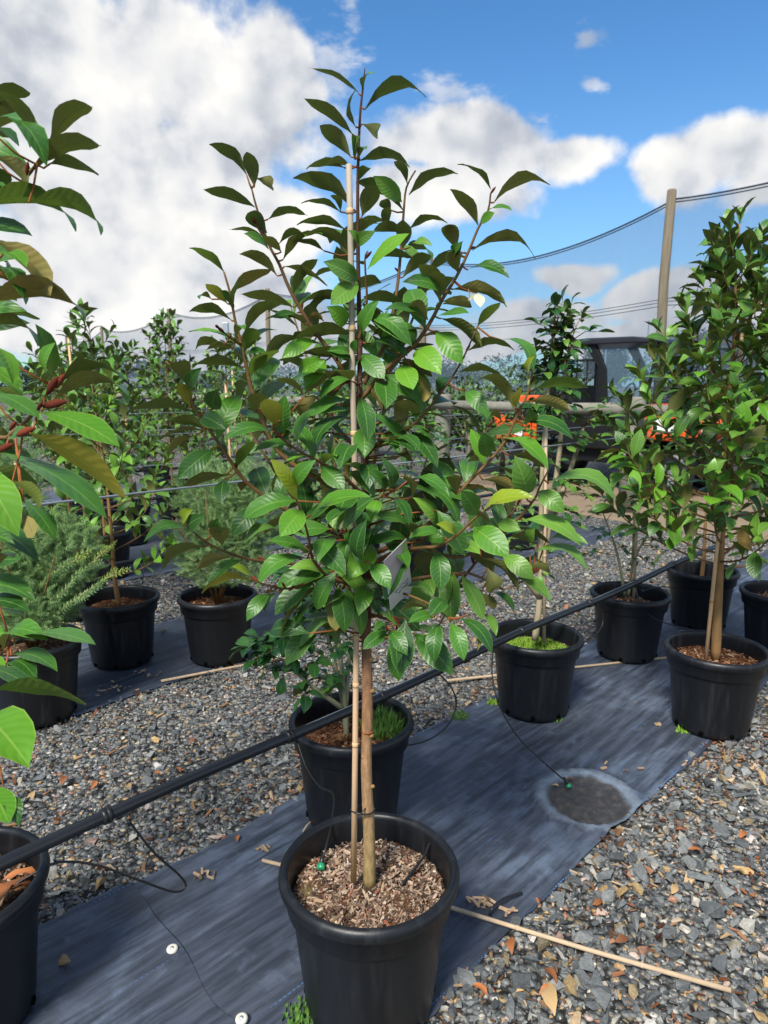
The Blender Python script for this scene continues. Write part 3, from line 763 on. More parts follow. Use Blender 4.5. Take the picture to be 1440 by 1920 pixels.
# paths run from the trunk outwards, in photograph pixels; last number: how far the tip leans towards (-) or away from the camera, in metres
TRUNK = [(693, 1662), (692, 1560), (687, 1440), (689, 1320), (687, 1200), (688, 1060), (686, 940), (683, 850), (675, 740), (675, 640), (672, 520), (671, 430), (671, 330), (675, 220), (681, 160), (684, 128)]
TR = [.0165, .0150, .0140, .0130, .0122, .0112, .0098, .0085, .0065, .0056, .0048, .0042, .0034, .0026, .0019, .0010]
BRANCHES = [
 ('upper_left', [(672, 760), (642, 691), (585, 614), (545, 546), (524, 496), (503, 456), (482, 392), (472, 354)], -.04),
 ('upper_left', [(503, 456), (484, 428), (472, 410)], -.06),
 ('left', [(680, 945), (600, 900), (520, 845), (475, 738), (463, 692), (453, 647), (441, 602), (432, 553), (420, 510)], -.10),
 ('left', [(682, 930), (640, 890), (591, 862), (555, 842), (520, 815), (511, 798)], -.18),
 ('left', [(686, 1030), (624, 1002), (598, 984), (524, 949), (459, 901), (420, 845), (392, 806), (364, 766), (347, 713), (310, 677)], -.12),
 ('left', [(453, 647), (430, 632), (410, 615)], -.14),
 ('low_left', [(687, 1105), (640, 1085), (612, 1080), (550, 1058), (465, 1048), (392, 1020), (347, 983)], -.20),
 ('low_left', [(612, 1080), (570, 1095), (530, 1104), (470, 1087)], -.24),
 ('front', [(687, 1110), (640, 1090), (615, 1082), (587, 1049), (580, 1015), (571, 980), (556, 938)], -.27),
 ('upper_right', [(677, 750), (722, 693), (772, 652), (805, 607), (830, 560), (855, 520), (877, 475), (897, 427), (915, 395), (920, 362)], -.05),
 ('upper_right', [(682, 720), (715, 660), (730, 625), (737, 587), (746, 530), (752, 467), (757, 397), (762, 352), (779, 320)], .08),
 ('right', [(684, 860), (707, 833), (760, 807), (793, 778), (829, 733), (862, 684), (895, 613)], -.06),
 ('right', [(688, 1045), (760, 1010), (822, 969), (847, 944), (853, 935), (878, 904), (915, 867), (947, 827), (967, 784), (991, 733), (1002, 669)], -.10),
 ('right', [(688, 1060), (780, 1030), (850, 1045), (900, 1030), (966, 978), (1002, 936), (1011, 915), (1028, 882)], -.03),
 ('front', [(688, 1062), (740, 1035), (791, 1027), (822, 1024), (858, 1002), (889, 973), (933, 942)], -.25),
 ('low_right', [(688, 1120), (740, 1110), (800, 1130), (840, 1158)], -.20),
 ('low_right', [(688, 1110), (780, 1085), (880, 1075), (945, 1105), (1000, 1075)], -.02),
 ('low_right', [(690, 1150), (740, 1165), (769, 1171), (745, 1172), (724, 1175)], -.16),
 ('inner', [(676, 760), (673, 748), (672, 742)], -.10),
 ('inner', [(685, 960), (700, 945), (716, 929)], -.17),
 ('inner', [(686, 1010), (650, 1000), (632, 1000)], -.19),
 ('inner', [(673, 640), (682, 600), (688, 560), (684, 488), (690, 470)], -.09),
 ('inner', [(688, 1090), (710, 1080), (690, 1052)], -.2),
]
LEAFLIST = {
'A': '''520,290,235,60,110,yu 580,390,520,120,130,u 597,315,712,380,110,u 585,545,190,412,110,ou 680,750,530,600,140,u 690,640,985,615,75,u 640,770,390,725,40,u
700,890,505,760,70,t 795,900,655,780,90,u 810,960,1110,770,90,u 780,830,985,780,70,u 1130,890,890,830,60,gu 760,1090,475,925,110,u 400,1220,700,1050,110,ou
340,1060,75,880,90,gu 365,1310,200,1160,100,yu 375,1310,310,1210,60,t 240,1275,150,1275,40,u 395,1440,80,1380,90,u 410,1370,500,1130,50,u 500,1560,800,1330,110,u
490,1700,590,1520,130,gu 890,1340,490,1240,100,u 890,1240,1080,970,110,u 430,1590,500,1520,70,u 340,1640,120,1680,80,u 400,1670,200,1700,60,u 480,1815,130,1800,100,u
500,1730,670,1710,60,t 820,1015,1145,1165,60,u 940,1400,735,1420,80,t 990,1480,850,1410,60,u 1000,1420,1120,1440,70,ou 1370,1560,920,1590,130,u 1060,1600,810,1740,130,yt
950,1570,685,1740,110,u 1365,560,910,330,140,u 1340,210,1160,200,90,gu 1290,230,1005,245,80,ou 1260,580,965,520,60,u 1265,580,1190,460,70,yu 1300,720,935,690,90,u
1340,910,1010,760,100,u 1410,1130,1140,985,150,t 1410,1140,1195,1310,170,yt 1310,1470,1160,1340,150,yt 1360,1340,970,1320,90,u 1360,1750,1160,1690,100,t 1360,1780,970,1720,110,u 930,1864,1140,1760,130,yt''',
'B': '''505,290,110,90,50,u 535,255,628,135,40,gu 480,575,480,285,60,u 560,430,1050,325,130,u 535,550,640,620,120,u 450,635,60,350,120,u 440,830,190,580,150,gu
470,850,450,640,70,cr 480,840,520,655,40,cr 520,860,915,920,120,u 915,1055,810,880,90,gu 510,840,570,770,60,ou 930,1150,1325,985,120,yu 880,1280,500,1060,140,u
870,1210,640,1000,150,t 535,1330,650,1080,170,yu 500,1040,590,930,90,u 745,1430,750,1260,100,u 780,1280,700,1200,100,u 500,1480,665,1400,80,u 880,1600,880,1370,150,u
930,1440,1240,1395,80,u 910,1480,635,1470,110,u 580,1780,920,1490,120,yt 500,1560,640,1460,110,t 500,1570,420,1450,80,t 940,1590,1120,1585,50,t 1325,1620,1260,1410,130,u
1330,1640,1380,1550,80,t 1340,1800,1260,1640,110,u 880,1845,1110,1670,130,u 960,1680,640,1660,90,u''',
'C': '''960,300,720,125,50,gu 985,400,1385,270,110,u 865,570,665,315,120,u 880,550,985,480,80,yt 930,470,1110,460,35,t 700,750,620,580,120,u 715,770,750,690,75,t
720,910,650,775,90,u 715,910,770,780,60,u 820,760,1275,815,90,u 790,905,1085,965,70,t 590,1090,310,1000,110,t 590,1080,540,920,130,u 600,1100,690,970,80,u 680,1050,1060,1180,120,u
780,1060,790,1130,40,cr 860,1080,880,1180,90,cr 600,1160,810,1180,100,u 860,1330,1025,1160,90,gu 590,1270,880,1480,100,u 790,1510,1120,1510,80,u 1040,1430,1270,1665,80,t
550,1370,740,1600,170,yt 400,1500,580,1680,190,yt 480,1300,180,1210,80,t 490,1280,370,1160,120,u 50,1280,350,1460,140,t 310,1150,15,1110,100,u''',
'D': '''390,290,330,150,140,u 415,330,490,180,90,t 415,440,350,290,100,yu 430,470,10,480,80,u 560,450,590,330,130,t 490,500,650,585,130,t 530,600,290,540,80,u 450,630,275,790,60,u
570,720,340,910,140,t 650,890,375,965,80,u 640,920,620,1070,110,t 385,1220,435,1120,60,y 410,1260,120,1330,80,t 420,1240,510,1160,110,t 630,1360,590,1240,130,u 590,1250,600,1180,100,t
510,1370,240,1520,80,u 700,1440,470,1520,80,u 760,1460,545,1630,90,t 830,1600,695,1510,40,y 850,1610,510,1680,50,yu 870,1110,700,1290,130,t 985,570,930,390,150,yu 1040,615,1050,365,120,t
840,470,880,350,130,u 960,610,650,660,90,t 1110,720,850,740,70,t''',
'E': '''440,350,225,20,150,y 490,440,300,650,200,yt 560,470,1030,330,130,yt 440,220,585,20,140,t 640,60,825,250,170,t 820,50,1040,150,70,yt 860,110,1085,320,130,t 790,360,775,605,190,yt
830,600,1080,340,150,t 880,600,920,760,140,t 1000,870,1020,530,150,t 1400,710,1020,750,120,t 570,690,835,965,190,t 590,570,620,670,90,yt 510,840,110,1080,150,t 600,1010,265,1310,170,t
640,980,380,930,110,t 770,1080,835,1450,180,t 830,1090,970,1480,150,yt 690,1120,760,1440,140,u 740,950,1030,1210,140,t 960,980,1120,1290,150,t 1060,890,1220,1090,150,t 850,900,1110,920,60,t
620,1080,440,1290,70,u 600,1100,320,1500,60,u 640,1130,420,1420,60,t 500,640,310,650,50,u 280,600,0,710,90,t 530,800,210,700,110,t 200,1140,20,1360,120,t 300,1130,170,1290,60,t
1410,790,1190,1180,160,t 1200,1450,1000,1600,120,t 1200,1460,1270,1740,110,t 1215,1450,1360,1650,130,t 1250,1440,1380,1640,60,u 1190,1430,1090,1460,60,t 560,870,740,950,90,t''',
'F': '''620,770,655,1105,170,t 620,1000,405,1280,180,t 770,960,750,1370,190,t 740,1000,700,1240,110,t 830,980,1010,1350,150,t 690,1200,570,1330,140,t 600,1340,390,1390,110,t 650,1390,605,1710,140,t
740,1380,850,1690,140,t 820,1350,1080,1630,130,t 1010,1300,1120,1490,80,t 880,1320,960,1610,70,u 570,1270,330,1300,70,u 930,580,1220,820,230,yt 990,480,1430,340,110,y 970,475,840,280,170,t
610,600,430,340,130,t 480,250,800,550,130,t 400,170,715,320,90,t 690,660,400,680,100,t 770,650,620,560,100,y 400,600,80,510,110,t 240,330,385,550,90,t 130,350,70,510,130,yt 180,280,165,0,110,t
180,280,40,100,110,t 190,260,230,150,60,u 420,330,320,160,70,u 800,660,1150,780,120,t 1180,820,1430,1010,160,t 1000,840,1300,1130,90,u 980,1140,1120,1250,90,u 1090,1130,1270,1290,70,t 1050,920,1100,1100,160,u''',
'G': '''0,190,285,270,60,u 345,430,90,260,80,u 355,420,385,290,60,yu 470,300,785,290,80,gu 440,370,680,430,80,u 440,490,430,415,90,t 400,510,695,600,90,t 270,600,540,790,80,yt 180,720,150,570,110,t
410,960,350,720,150,t 320,710,530,790,50,u 560,880,960,980,90,t 490,940,650,1060,120,t 150,860,340,960,70,u 400,1110,740,1260,110,t 540,1240,790,1260,60,yt 440,1330,790,1420,60,t 440,1390,560,1440,60,u
330,1470,560,1610,70,t 480,1260,340,1200,70,u 430,1240,470,1160,80,t 240,1130,380,1170,90,t 460,240,475,90,25,y 40,310,175,460,100,t 270,500,180,480,40,u 140,740,60,750,50,u''',
'H': '''790,830,850,1190,170,t 850,1080,825,1340,200,t 800,470,985,670,170,t 870,180,1210,390,170,t 980,690,1010,920,200,t 990,640,1235,850,150,t 1130,560,1230,760,190,yt 1290,640,1330,860,110,u
1320,980,1090,880,110,u 500,520,330,760,150,yt 600,610,350,790,110,u 750,690,455,850,100,t 700,850,340,1010,110,t 710,1000,400,1340,130,t 700,940,460,960,70,t 440,820,265,960,120,u 640,1060,610,1390,60,t
820,350,950,20,120,t 880,380,1175,480,90,t 1100,340,880,370,60,u 890,960,1195,1240,110,t 940,1240,1250,1300,90,t 1220,1120,1430,1410,150,t 1230,1380,1085,1320,60,u 720,490,515,450,90,t 730,470,760,350,80,t
810,730,960,930,100,u 320,820,10,730,60,u''',
}
KEY = {'t': 't', 'u': 't', 'ou': 'b', 'yt': 'f', 'gu': 'f', 'y': 'y', 'yu': 'y', 'cr': 'c'}
def place_leaf(bx, by, tx, ty, w, side, depth, WR=.43, maxL=.19, dpull=1.0):
    """a leaf between two photograph pixels; depth is where its twig stands, the tip comes forward as far as its shape asks"""
    b = at_y(bx, by, depth); t0 = at_y(tx, ty, depth)
    app = (t0 - b).length; mpp = app / max(1.0, math.hypot(tx - bx, ty - by))
    Lt = min(max(app, w * mpp / .47), maxL * 1.3)
    dz = math.sqrt(max(0.0, Lt * Lt - app * app)) * dpull
    up = side in ('u', 'ou', 'gu', 'yu')
    t = at_y(tx, ty, depth - max(.05, dz))
    A = (t - b); L = A.length; A.normalize()
    V = (CAM - (b + t) / 2).normalized()
    Vp = (V - A * V.dot(A)); Vp = Vp.normalized() if Vp.length > .02 else A.orthogonal().normalized()
    S = A.cross(Vp).normalized()
    cosf = min(.97, max(.12, w * mpp / (WR * L))); sinf = math.sqrt(1 - cosf * cosf)
    if S.z < 0: S = -S
    N_ = Vp * (cosf * (-1 if up else 1)) + S * sinf
    wk = min(1.25, max(.85, w * mpp / (WR * L)))
    return b, t, N_, wk

def build_tree(name, origin, label, cat, trunk_pts, trunk_r, branches, leaves, group=None, trunk_mat=BARK, br_mat=TWIG, br_r=.0052, nbuds=0, mass_mat=None, limit=300, leaf_parent=True, trunk_n=10):
    """branches: list of local polylines; leaves: list of (branch index, mesh, local matrix)"""
    t = thing(name, origin, label, cat, group)
    mb = MB(); P = crom(trunk_pts, 4); k = len(trunk_pts) - 1
    rad = [trunk_r[min(int(i / 4), k - 1)] + (trunk_r[min(int(i / 4) + 1, k)] - trunk_r[min(int(i / 4), k - 1)]) * ((i / 4) % 1 if i < len(P) - 1 else 1) for i in range(len(P))]
    rr = random.Random(len(P)); rad = [r * (1 + rr.uniform(-.06, .06)) for r in rad]
    mb.tube(P, rad, trunk_n); mb.build('trunk', trunk_mat, t)
    bo = []
    for pts in branches:
        mb = MB(); Q = crom(pts, 3); ln = sum((Vector(pts[i + 1]) - Vector(pts[i])).length for i in range(len(pts) - 1))
        r0 = br_r * min(1.25, .55 + ln * 1.0)
        mb.tube(Q, [r0 * (1 - .68 * i / (len(Q) - 1)) for i in range(len(Q))], 7)
        bo.append(mb.build('branch', br_mat, t))
    wo_ = t.matrix_basis
    order = sorted(range(len(leaves)), key=lambda i: (origin + leaves[i][2].translation - CAM).length)
    objs, rest = order[:limit], order[limit:]
    for i in objs:
        bi, me, M = leaves[i]; inst('leaf', me, M, bo[bi] if (bi is not None and leaf_parent) else t)
    if rest: merge_leaves('foliage', [(leaves[i][1], leaves[i][2]) for i in rest], mass_mat or LBGs, t)
    for k in range(nbuds):
        pts = random.choice(branches); i = random.randrange(len(pts) - 1); f = random.random()
        p = Vector(pts[i]).lerp(Vector(pts[i + 1]), f); d = (Vector(pts[i + 1]) - Vector(pts[i])).normalized() + Vector((random.gauss(0, .5), random.gauss(0, .5), random.gauss(.2, .5)))
        inst('bud', BUDM, leaf_matrix(p, p + d.normalized() * random.uniform(.010, .024), Vector((0, 0, 1)), .9), t)
    return t

def photo_tree():
    rr = random.Random(5)
    tl = [at_y(x, y, TY) for x, y in TRUNK]
    brs = []; samples = []
    for bi, (_, path, dy) in enumerate(BRANCHES):
        n = len(path); pts = []
        # where does it start: trunk depth, or the depth of the branch it leaves
        x0, y0 = path[0]; d0 = TY
        best = min(((abs(x0 - q[0]) + abs(y0 - q[1])), q[2]) for q in samples) if samples else (99, TY)
        if best[0] < 6: d0 = best[1]
        lens = [0.0]
        for i in range(1, n): lens.append(lens[-1] + math.hypot(path[i][0] - path[i - 1][0], path[i][1] - path[i - 1][1]))
        for i, (x, y) in enumerate(path):
            f = lens[i] / lens[-1]; dep = d0 + (TY + dy - d0) * f
            pts.append(at_y(x, y, dep))
        for i in range(n - 1):
            for k in range(6):
                f = k / 6; ff = (lens[i] + (lens[i + 1] - lens[i]) * f) / lens[-1]
                samples.append((path[i][0] + (path[i + 1][0] - path[i][0]) * f, path[i][1] + (path[i + 1][1] - path[i][1]) * f, d0 + (TY + dy - d0) * ff, bi))
        samples.append((path[-1][0], path[-1][1], TY + dy, bi))
        brs.append(pts)
    tsamp = []
    for i in range(5, len(TRUNK) - 1):
        for k in range(6):
            f = k / 6; tsamp.append((TRUNK[i][0] + (TRUNK[i + 1][0] - TRUNK[i][0]) * f, TRUNK[i][1] + (TRUNK[i + 1][1] - TRUNK[i][1]) * f, TY, None))
    allS = samples + tsamp
    leaves = []; twigs = []
    for z, txt in LEAFLIST.items():
        for it in txt.split():
            a = it.split(','); bx, by = zp(z, float(a[0]), float(a[1])); tx, ty = zp(z, float(a[2]), float(a[3])); w = float(a[4]) / ZO[z][2] * 1.0; side = a[5]
            tx, ty = bx + (tx - bx) * 1.05, by + (ty - by) * 1.05
            # the twig it grows from: nearest in the picture, preferring those in front when several are near
            cand = sorted(((math.hypot(q[0] - bx, q[1] - by) + 40 * (q[2] - TY + .15), q) for q in allS), key=lambda c: c[0])
            q = cand[0][1]
            b, t, N_, wk = place_leaf(bx, by, tx, ty, w, side, q[2])
            dpx = math.hypot(q[0] - bx, q[1] - by)
            if dpx > 7:
                p0 = at_y(q[0], q[1], q[2]); mid = p0.lerp(b, .5) + Vector((0, 0, -.1 * (b - p0).length)); twigs.append([p0, mid, b])
            key = KEY[side]; me = rr.choice(LEAVES[key])
            leaves.append((q[3], me, leaf_matrix(b, t, N_, wk)))
    nphoto = len(leaves)
    # leaves on the far side and inside the crown
    def fill(path3, bi, n, L, droop=0.0, keys='tttb', back=False):
        for k in range(n):
            f = (.12 if back else .25) + (.88 if back else .75) * (k + .5) / n; x = f * (len(path3) - 1); i = min(int(x), len(path3) - 2)
            p = path3[i].lerp(path3[i + 1], x - i); d = (path3[i + 1] - path3[i]).normalized()
            an = k * 2.4 + rr.uniform(-.4, .4); s1 = d.orthogonal().normalized(); s2 = d.cross(s1)
            out = s1 * math.cos(an) + s2 * math.sin(an)
            if back and out.y < 0 and rr.random() < .7: out.y = -out.y
            dirv = (out + d * .45 + Vector((0, 0, .12 - droop))).normalized(); l = L * rr.uniform(.75, 1.15)
            leaves.append((bi, rr.choice(LEAVES[rr.choice(keys)]), leaf_matrix(p, p + dirv * l, Vector((rr.gauss(0, .3), rr.gauss(0, .3), 1)), rr.uniform(.9, 1.1))))
    for bi, (h, azm, ln, upk) in enumerate([(.42, 20, .42, .35), (.50, 65, .40, .4), (.46, 110, .42, .35), (.60, 150, .40, .45), (.55, 35, .38, .5), (.72, 80, .36, .6), (.78, 125, .34, .7), (.88, 55, .30, .8), (.95, 100, .26, .9)]):
        zt = TREE0.z + .64 + (h - .42) * 1.25; an = R(azm)
        tx = next((tl[i].lerp(tl[i + 1], (zt - tl[i].z) / (tl[i + 1].z - tl[i].z)) for i in range(len(tl) - 1) if tl[i].z <= zt <= tl[i + 1].z), tl[-3])
        dv = Vector((math.cos(an), math.sin(an), 0))
        pts = [tx, tx + dv * ln * .4 + Vector((0, 0, ln * .12 * (1 + upk))), tx + dv * ln * .75 + Vector((0, 0, ln * .38 * (1 + upk))), tx + dv * ln + Vector((0, 0, ln * .62 * (1 + upk)))]
        brs.append(pts); fill(pts, len(brs) - 1, 12, .115)
    for bi in range(len(BRANCHES)):
        if BRANCHES[bi][0] in ('left', 'right', 'upper_left', 'upper_right') and len(BRANCHES[bi][1]) > 5:
            ln = sum((brs[bi][i + 1] - brs[bi][i]).length for i in range(len(brs[bi]) - 1))
            up_ = BRANCHES[bi][0].startswith('upper')
            fill(brs[bi][:max(3, int(len(brs[bi]) * (.5 if up_ else .72)))], bi, int(ln * (20 if up_ else 26)), .105, .12, 'tttfb', True)
    for k in range(64):   # inner leaves close to the trunk
        zt = TREE0.z + rr.uniform(.64, 1.25)
        i = next((i for i in range(len(tl) - 1) if tl[i].z <= zt <= tl[i + 1].z), 3)
        p = tl[i]; p = p.lerp(tl[i + 1], (zt - tl[i].z) / (tl[i + 1].z - tl[i].z)); an = rr.uniform(0, 6.3)
        q = p + Vector((math.cos(an), math.sin(an), .1)) * rr.uniform(.03, .10)
        twigs.append([p, p.lerp(q, .5), q]); dv = Vector((math.cos(an), math.sin(an), rr.uniform(-.6, .4))).normalized()
        leaves.append((None, rr.choice(LEAVES['t']), leaf_matrix(q, q + dv * rr.uniform(.08, .12), Vector((0, 0, 1)))))
    for k in range(20):   # hanging leaves in the lower front of the crown
        zt = TREE0.z + rr.uniform(.66, 1.0)
        i = next((i for i in range(len(tl) - 1) if tl[i].z <= zt <= tl[i + 1].z), 3)
        p = tl[i].lerp(tl[i + 1], (zt - tl[i].z) / (tl[i + 1].z - tl[i].z)); an = rr.uniform(-2.9, -.25); r_ = rr.uniform(.05, .17)
        q = p + Vector((math.cos(an) * r_ * 1.3, math.sin(an) * r_, .03)); twigs.append([p - Vector((0, 0, .02)), p.lerp(q, .5), q])
        dv = Vector((math.cos(an) + rr.gauss(0, .4), math.sin(an) * .6 + rr.gauss(0, .3), rr.uniform(-1.0, .1))).normalized()
        leaves.append((None, rr.choice(LEAVES['t'] if rr.random() < .85 else LEAVES['f']), leaf_matrix(q, q + dv * rr.uniform(.085, .125), Vector((rr.gauss(0, .2), -.7, .7)), 1.05)))
    loc = lambda p: p - TREE0
    leaves = [(bi, me, Matrix.Translation(-TREE0) @ M) for bi, me, M in leaves]
    t = build_tree('magnolia_tree', TREE0, 'slim staked tree with glossy green and olive backed leaves, tallest of all', 'tree', [loc(p) for p in tl], TR,
                   [[loc(p) for p in b] for b in brs], leaves, br_mat=TWIG, nbuds=95, mass_mat=LBGs, limit=300, trunk_mat=BARKG)
    mb = MB()
    for tw in twigs: mb.tube([loc(p) for p in tw], [.0022, .0019, .0016], 5)
    o = mb.build('petioles', TWIGR, t); o['kind'] = 'stuff'
    # old pruning scars on the stem
    for (x, y, sx_) in [(698, 1237, 1), (700, 1296, 1), (680, 1420, -1), (700, 1475, 1), (698, 1380, 1)]:
        p = loc(at_y(x, y, TY - .006)); mb = MB(); mb.tube([p - Vector((sx_ * .006, 0, 0)), p + Vector((sx_ * .003, -.002, .002))], [.006, .0035], 8); mb.build('pruning_scar', BARK, t)
    mb = MB(); mb.tube([loc(at_y(689, 1373, TY)), loc(at_y(689, 1369, TY))], [.0139, .0139], 12); mb.build('stain_band', TWIGR, t)
    return nphoto, len(leaves)
print('leaves', photo_tree())

def cane(name, pts, r, material, label, cat, nodes=(), group=None, nodemat=None):
    o0 = Vector(pts[0]); t = thing(name, o0, label, cat, group)
    mb = MB(); P = [Vector(p) - o0 for p in pts]
    mb.tube(P, [r * (1.04 if i == 0 else 1) * (1 - .12 * i / max(1, len(P) - 1)) for i in range(len(P))], 9); mb.build('cane', material, t)
    for f in nodes:
        x = f * (len(P) - 1); i = min(int(x), len(P) - 2); p = P[i].lerp(P[i + 1], x - i); d = (P[i + 1] - P[i]).normalized()
        mb = MB(); mb.tube([p - d * .006, p - d * .002, p + d * .002, p + d * .006], [r * 1.0, r * 1.13, r * 1.13, r * 1.0], 9); mb.build('node', nodemat or material, t)
    return t
SY = TY - .012
cane('bamboo_stake', [at_y(x, y, SY) for x, y in [(663, 1652), (666, 1400), (668, 1190), (665, 860), (661, 700), (657, 430), (654, 308)]], .0072, BAMBW,
     'tan bamboo stake tied to the slim tree trunk', 'stake', (.33, .17, .55, .26, .72, .88), None, BAMB)
def tie(p, rx, ry, label, group='black ties round trunks and stakes'):
    mb = MB(); n = 20; pts = [Vector((p[0] + rx * math.cos(2 * math.pi * k / n), p[1] + ry * math.sin(2 * math.pi * k / n), p[2] + .002 * math.sin(4 * math.pi * k / n))) for k in range(n + 1)]
    mb.tube(pts, .0022, 6); tl_ = Vector(p) + Vector((-rx * .1, -ry - .002, .002)); mb.tube([tl_, tl_ + Vector((.02, .03, .012))], .0016, 5)
    return tag(mb.build('cable_tie', BLACKP), label, 'tie', group)
c = at_y(680, 1518, TY - .006); tie(c, .029, .019, 'black tie holding the slim tree trunk to its bamboo stake', None)

# the card hanging in the crown
def plant_label():
    o = at_y(733, 1145, TY - .12); X = (at_y(795, 1078, TY - .02) - o).normalized(); U_ = at_y(706, 1036, TY - .20) - o
    D = -(U_ - X * U_.dot(X)).normalized(); N_ = X.cross(D)
    if N_.y > 0: N_ = -N_
    t = thing('plant_label', o, 'white plant label card with printed picture hanging in the slim tree', 'label')
    o = Vector(t.location); w, h = .085, .135
    P = lambda u, v, e: -D * v * h + X * u * w + N_ * e
    mb = MB(); mb.add([P(0, 0, 0), P(1, 0, 0), P(1, 1, 0), P(0, 1, 0), P(0, 0, -.0012), P(1, 0, -.0012), P(1, 1, -.0012), P(0, 1, -.0012)], [(0, 1, 2, 3), (7, 6, 5, 4), (0, 4, 5, 1), (1, 5, 6, 2), (2, 6, 7, 3), (3, 7, 4, 0)]); mb.build('card', TAGP, t, False)
    mb = MB(); mb.add([P(0.02, .45, .0008), P(.75, .45, .0008), P(.75, .98, .0008), P(.02, .98, .0008)], [(0, 1, 2, 3)]); mb.build('picture', TAGI, t, False)
    mb = MB(); mb.add([P(.76, .45, .0008), P(.98, .45, .0008), P(.98, .98, .0008), P(.76, .98, .0008)], [(0, 1, 2, 3)]); mb.build('green_band', TAGG, t, False)
    mb = MB(); rr = random.Random(2)
    for line, (v0, u0, u1) in enumerate([(.26, .22, .86), (.19, .36, .82)]):
        pts = [P(u0 + (u1 - u0) * k / 26, v0 + rr.uniform(-.018, .018), .0012) for k in range(27)]
        for i in range(26):
            if i % 9 != 8: mb.tube([pts[i], pts[i + 1]], .0005, 4)
    mb.build('handwriting', INK, t)
plant_label()

# ------------------------------------------------------------------ the near tree whose branches reach in from the left
NEARL = {
'L1': '''400,490,740,220,200,u 300,690,810,530,170,u 400,670,790,760,110,u 295,510,-40,80,140,u -80,330,310,370,90,t -60,420,375,690,110,t -60,600,185,935,130,u 230,980,810,1240,170,gu -150,1020,610,1210,170,gu
-40,1280,405,1730,230,u 20,1400,215,1500,110,yt -80,1560,190,1750,110,t -120,1800,690,1920,190,ou 60,1600,205,1620,100,u''',
'L2': '''400,490,280,30,150,t 430,460,440,180,70,yt 480,490,990,480,120,u 440,630,1030,610,120,u 330,740,960,1020,220,yt 240,910,1000,1420,230,yu 0,1060,860,1600,210,t -200,1250,150,1730,330,yt
100,1290,320,1510,120,gu 190,1450,440,1760,150,t -80,590,315,790,150,t -60,200,100,520,140,yt 90,950,260,930,110,t 180,1550,260,1740,130,u''',
'L3': '''90,1190,520,1240,70,t 20,1270,260,1210,60,t 60,1290,310,1380,100,t 30,1350,200,1430,90,t -40,1480,465,1560,90,gu -100,1640,160,1900,280,yt''',
'L4': '''-60,330,45,520,140,yt 30,400,95,530,80,t'''}
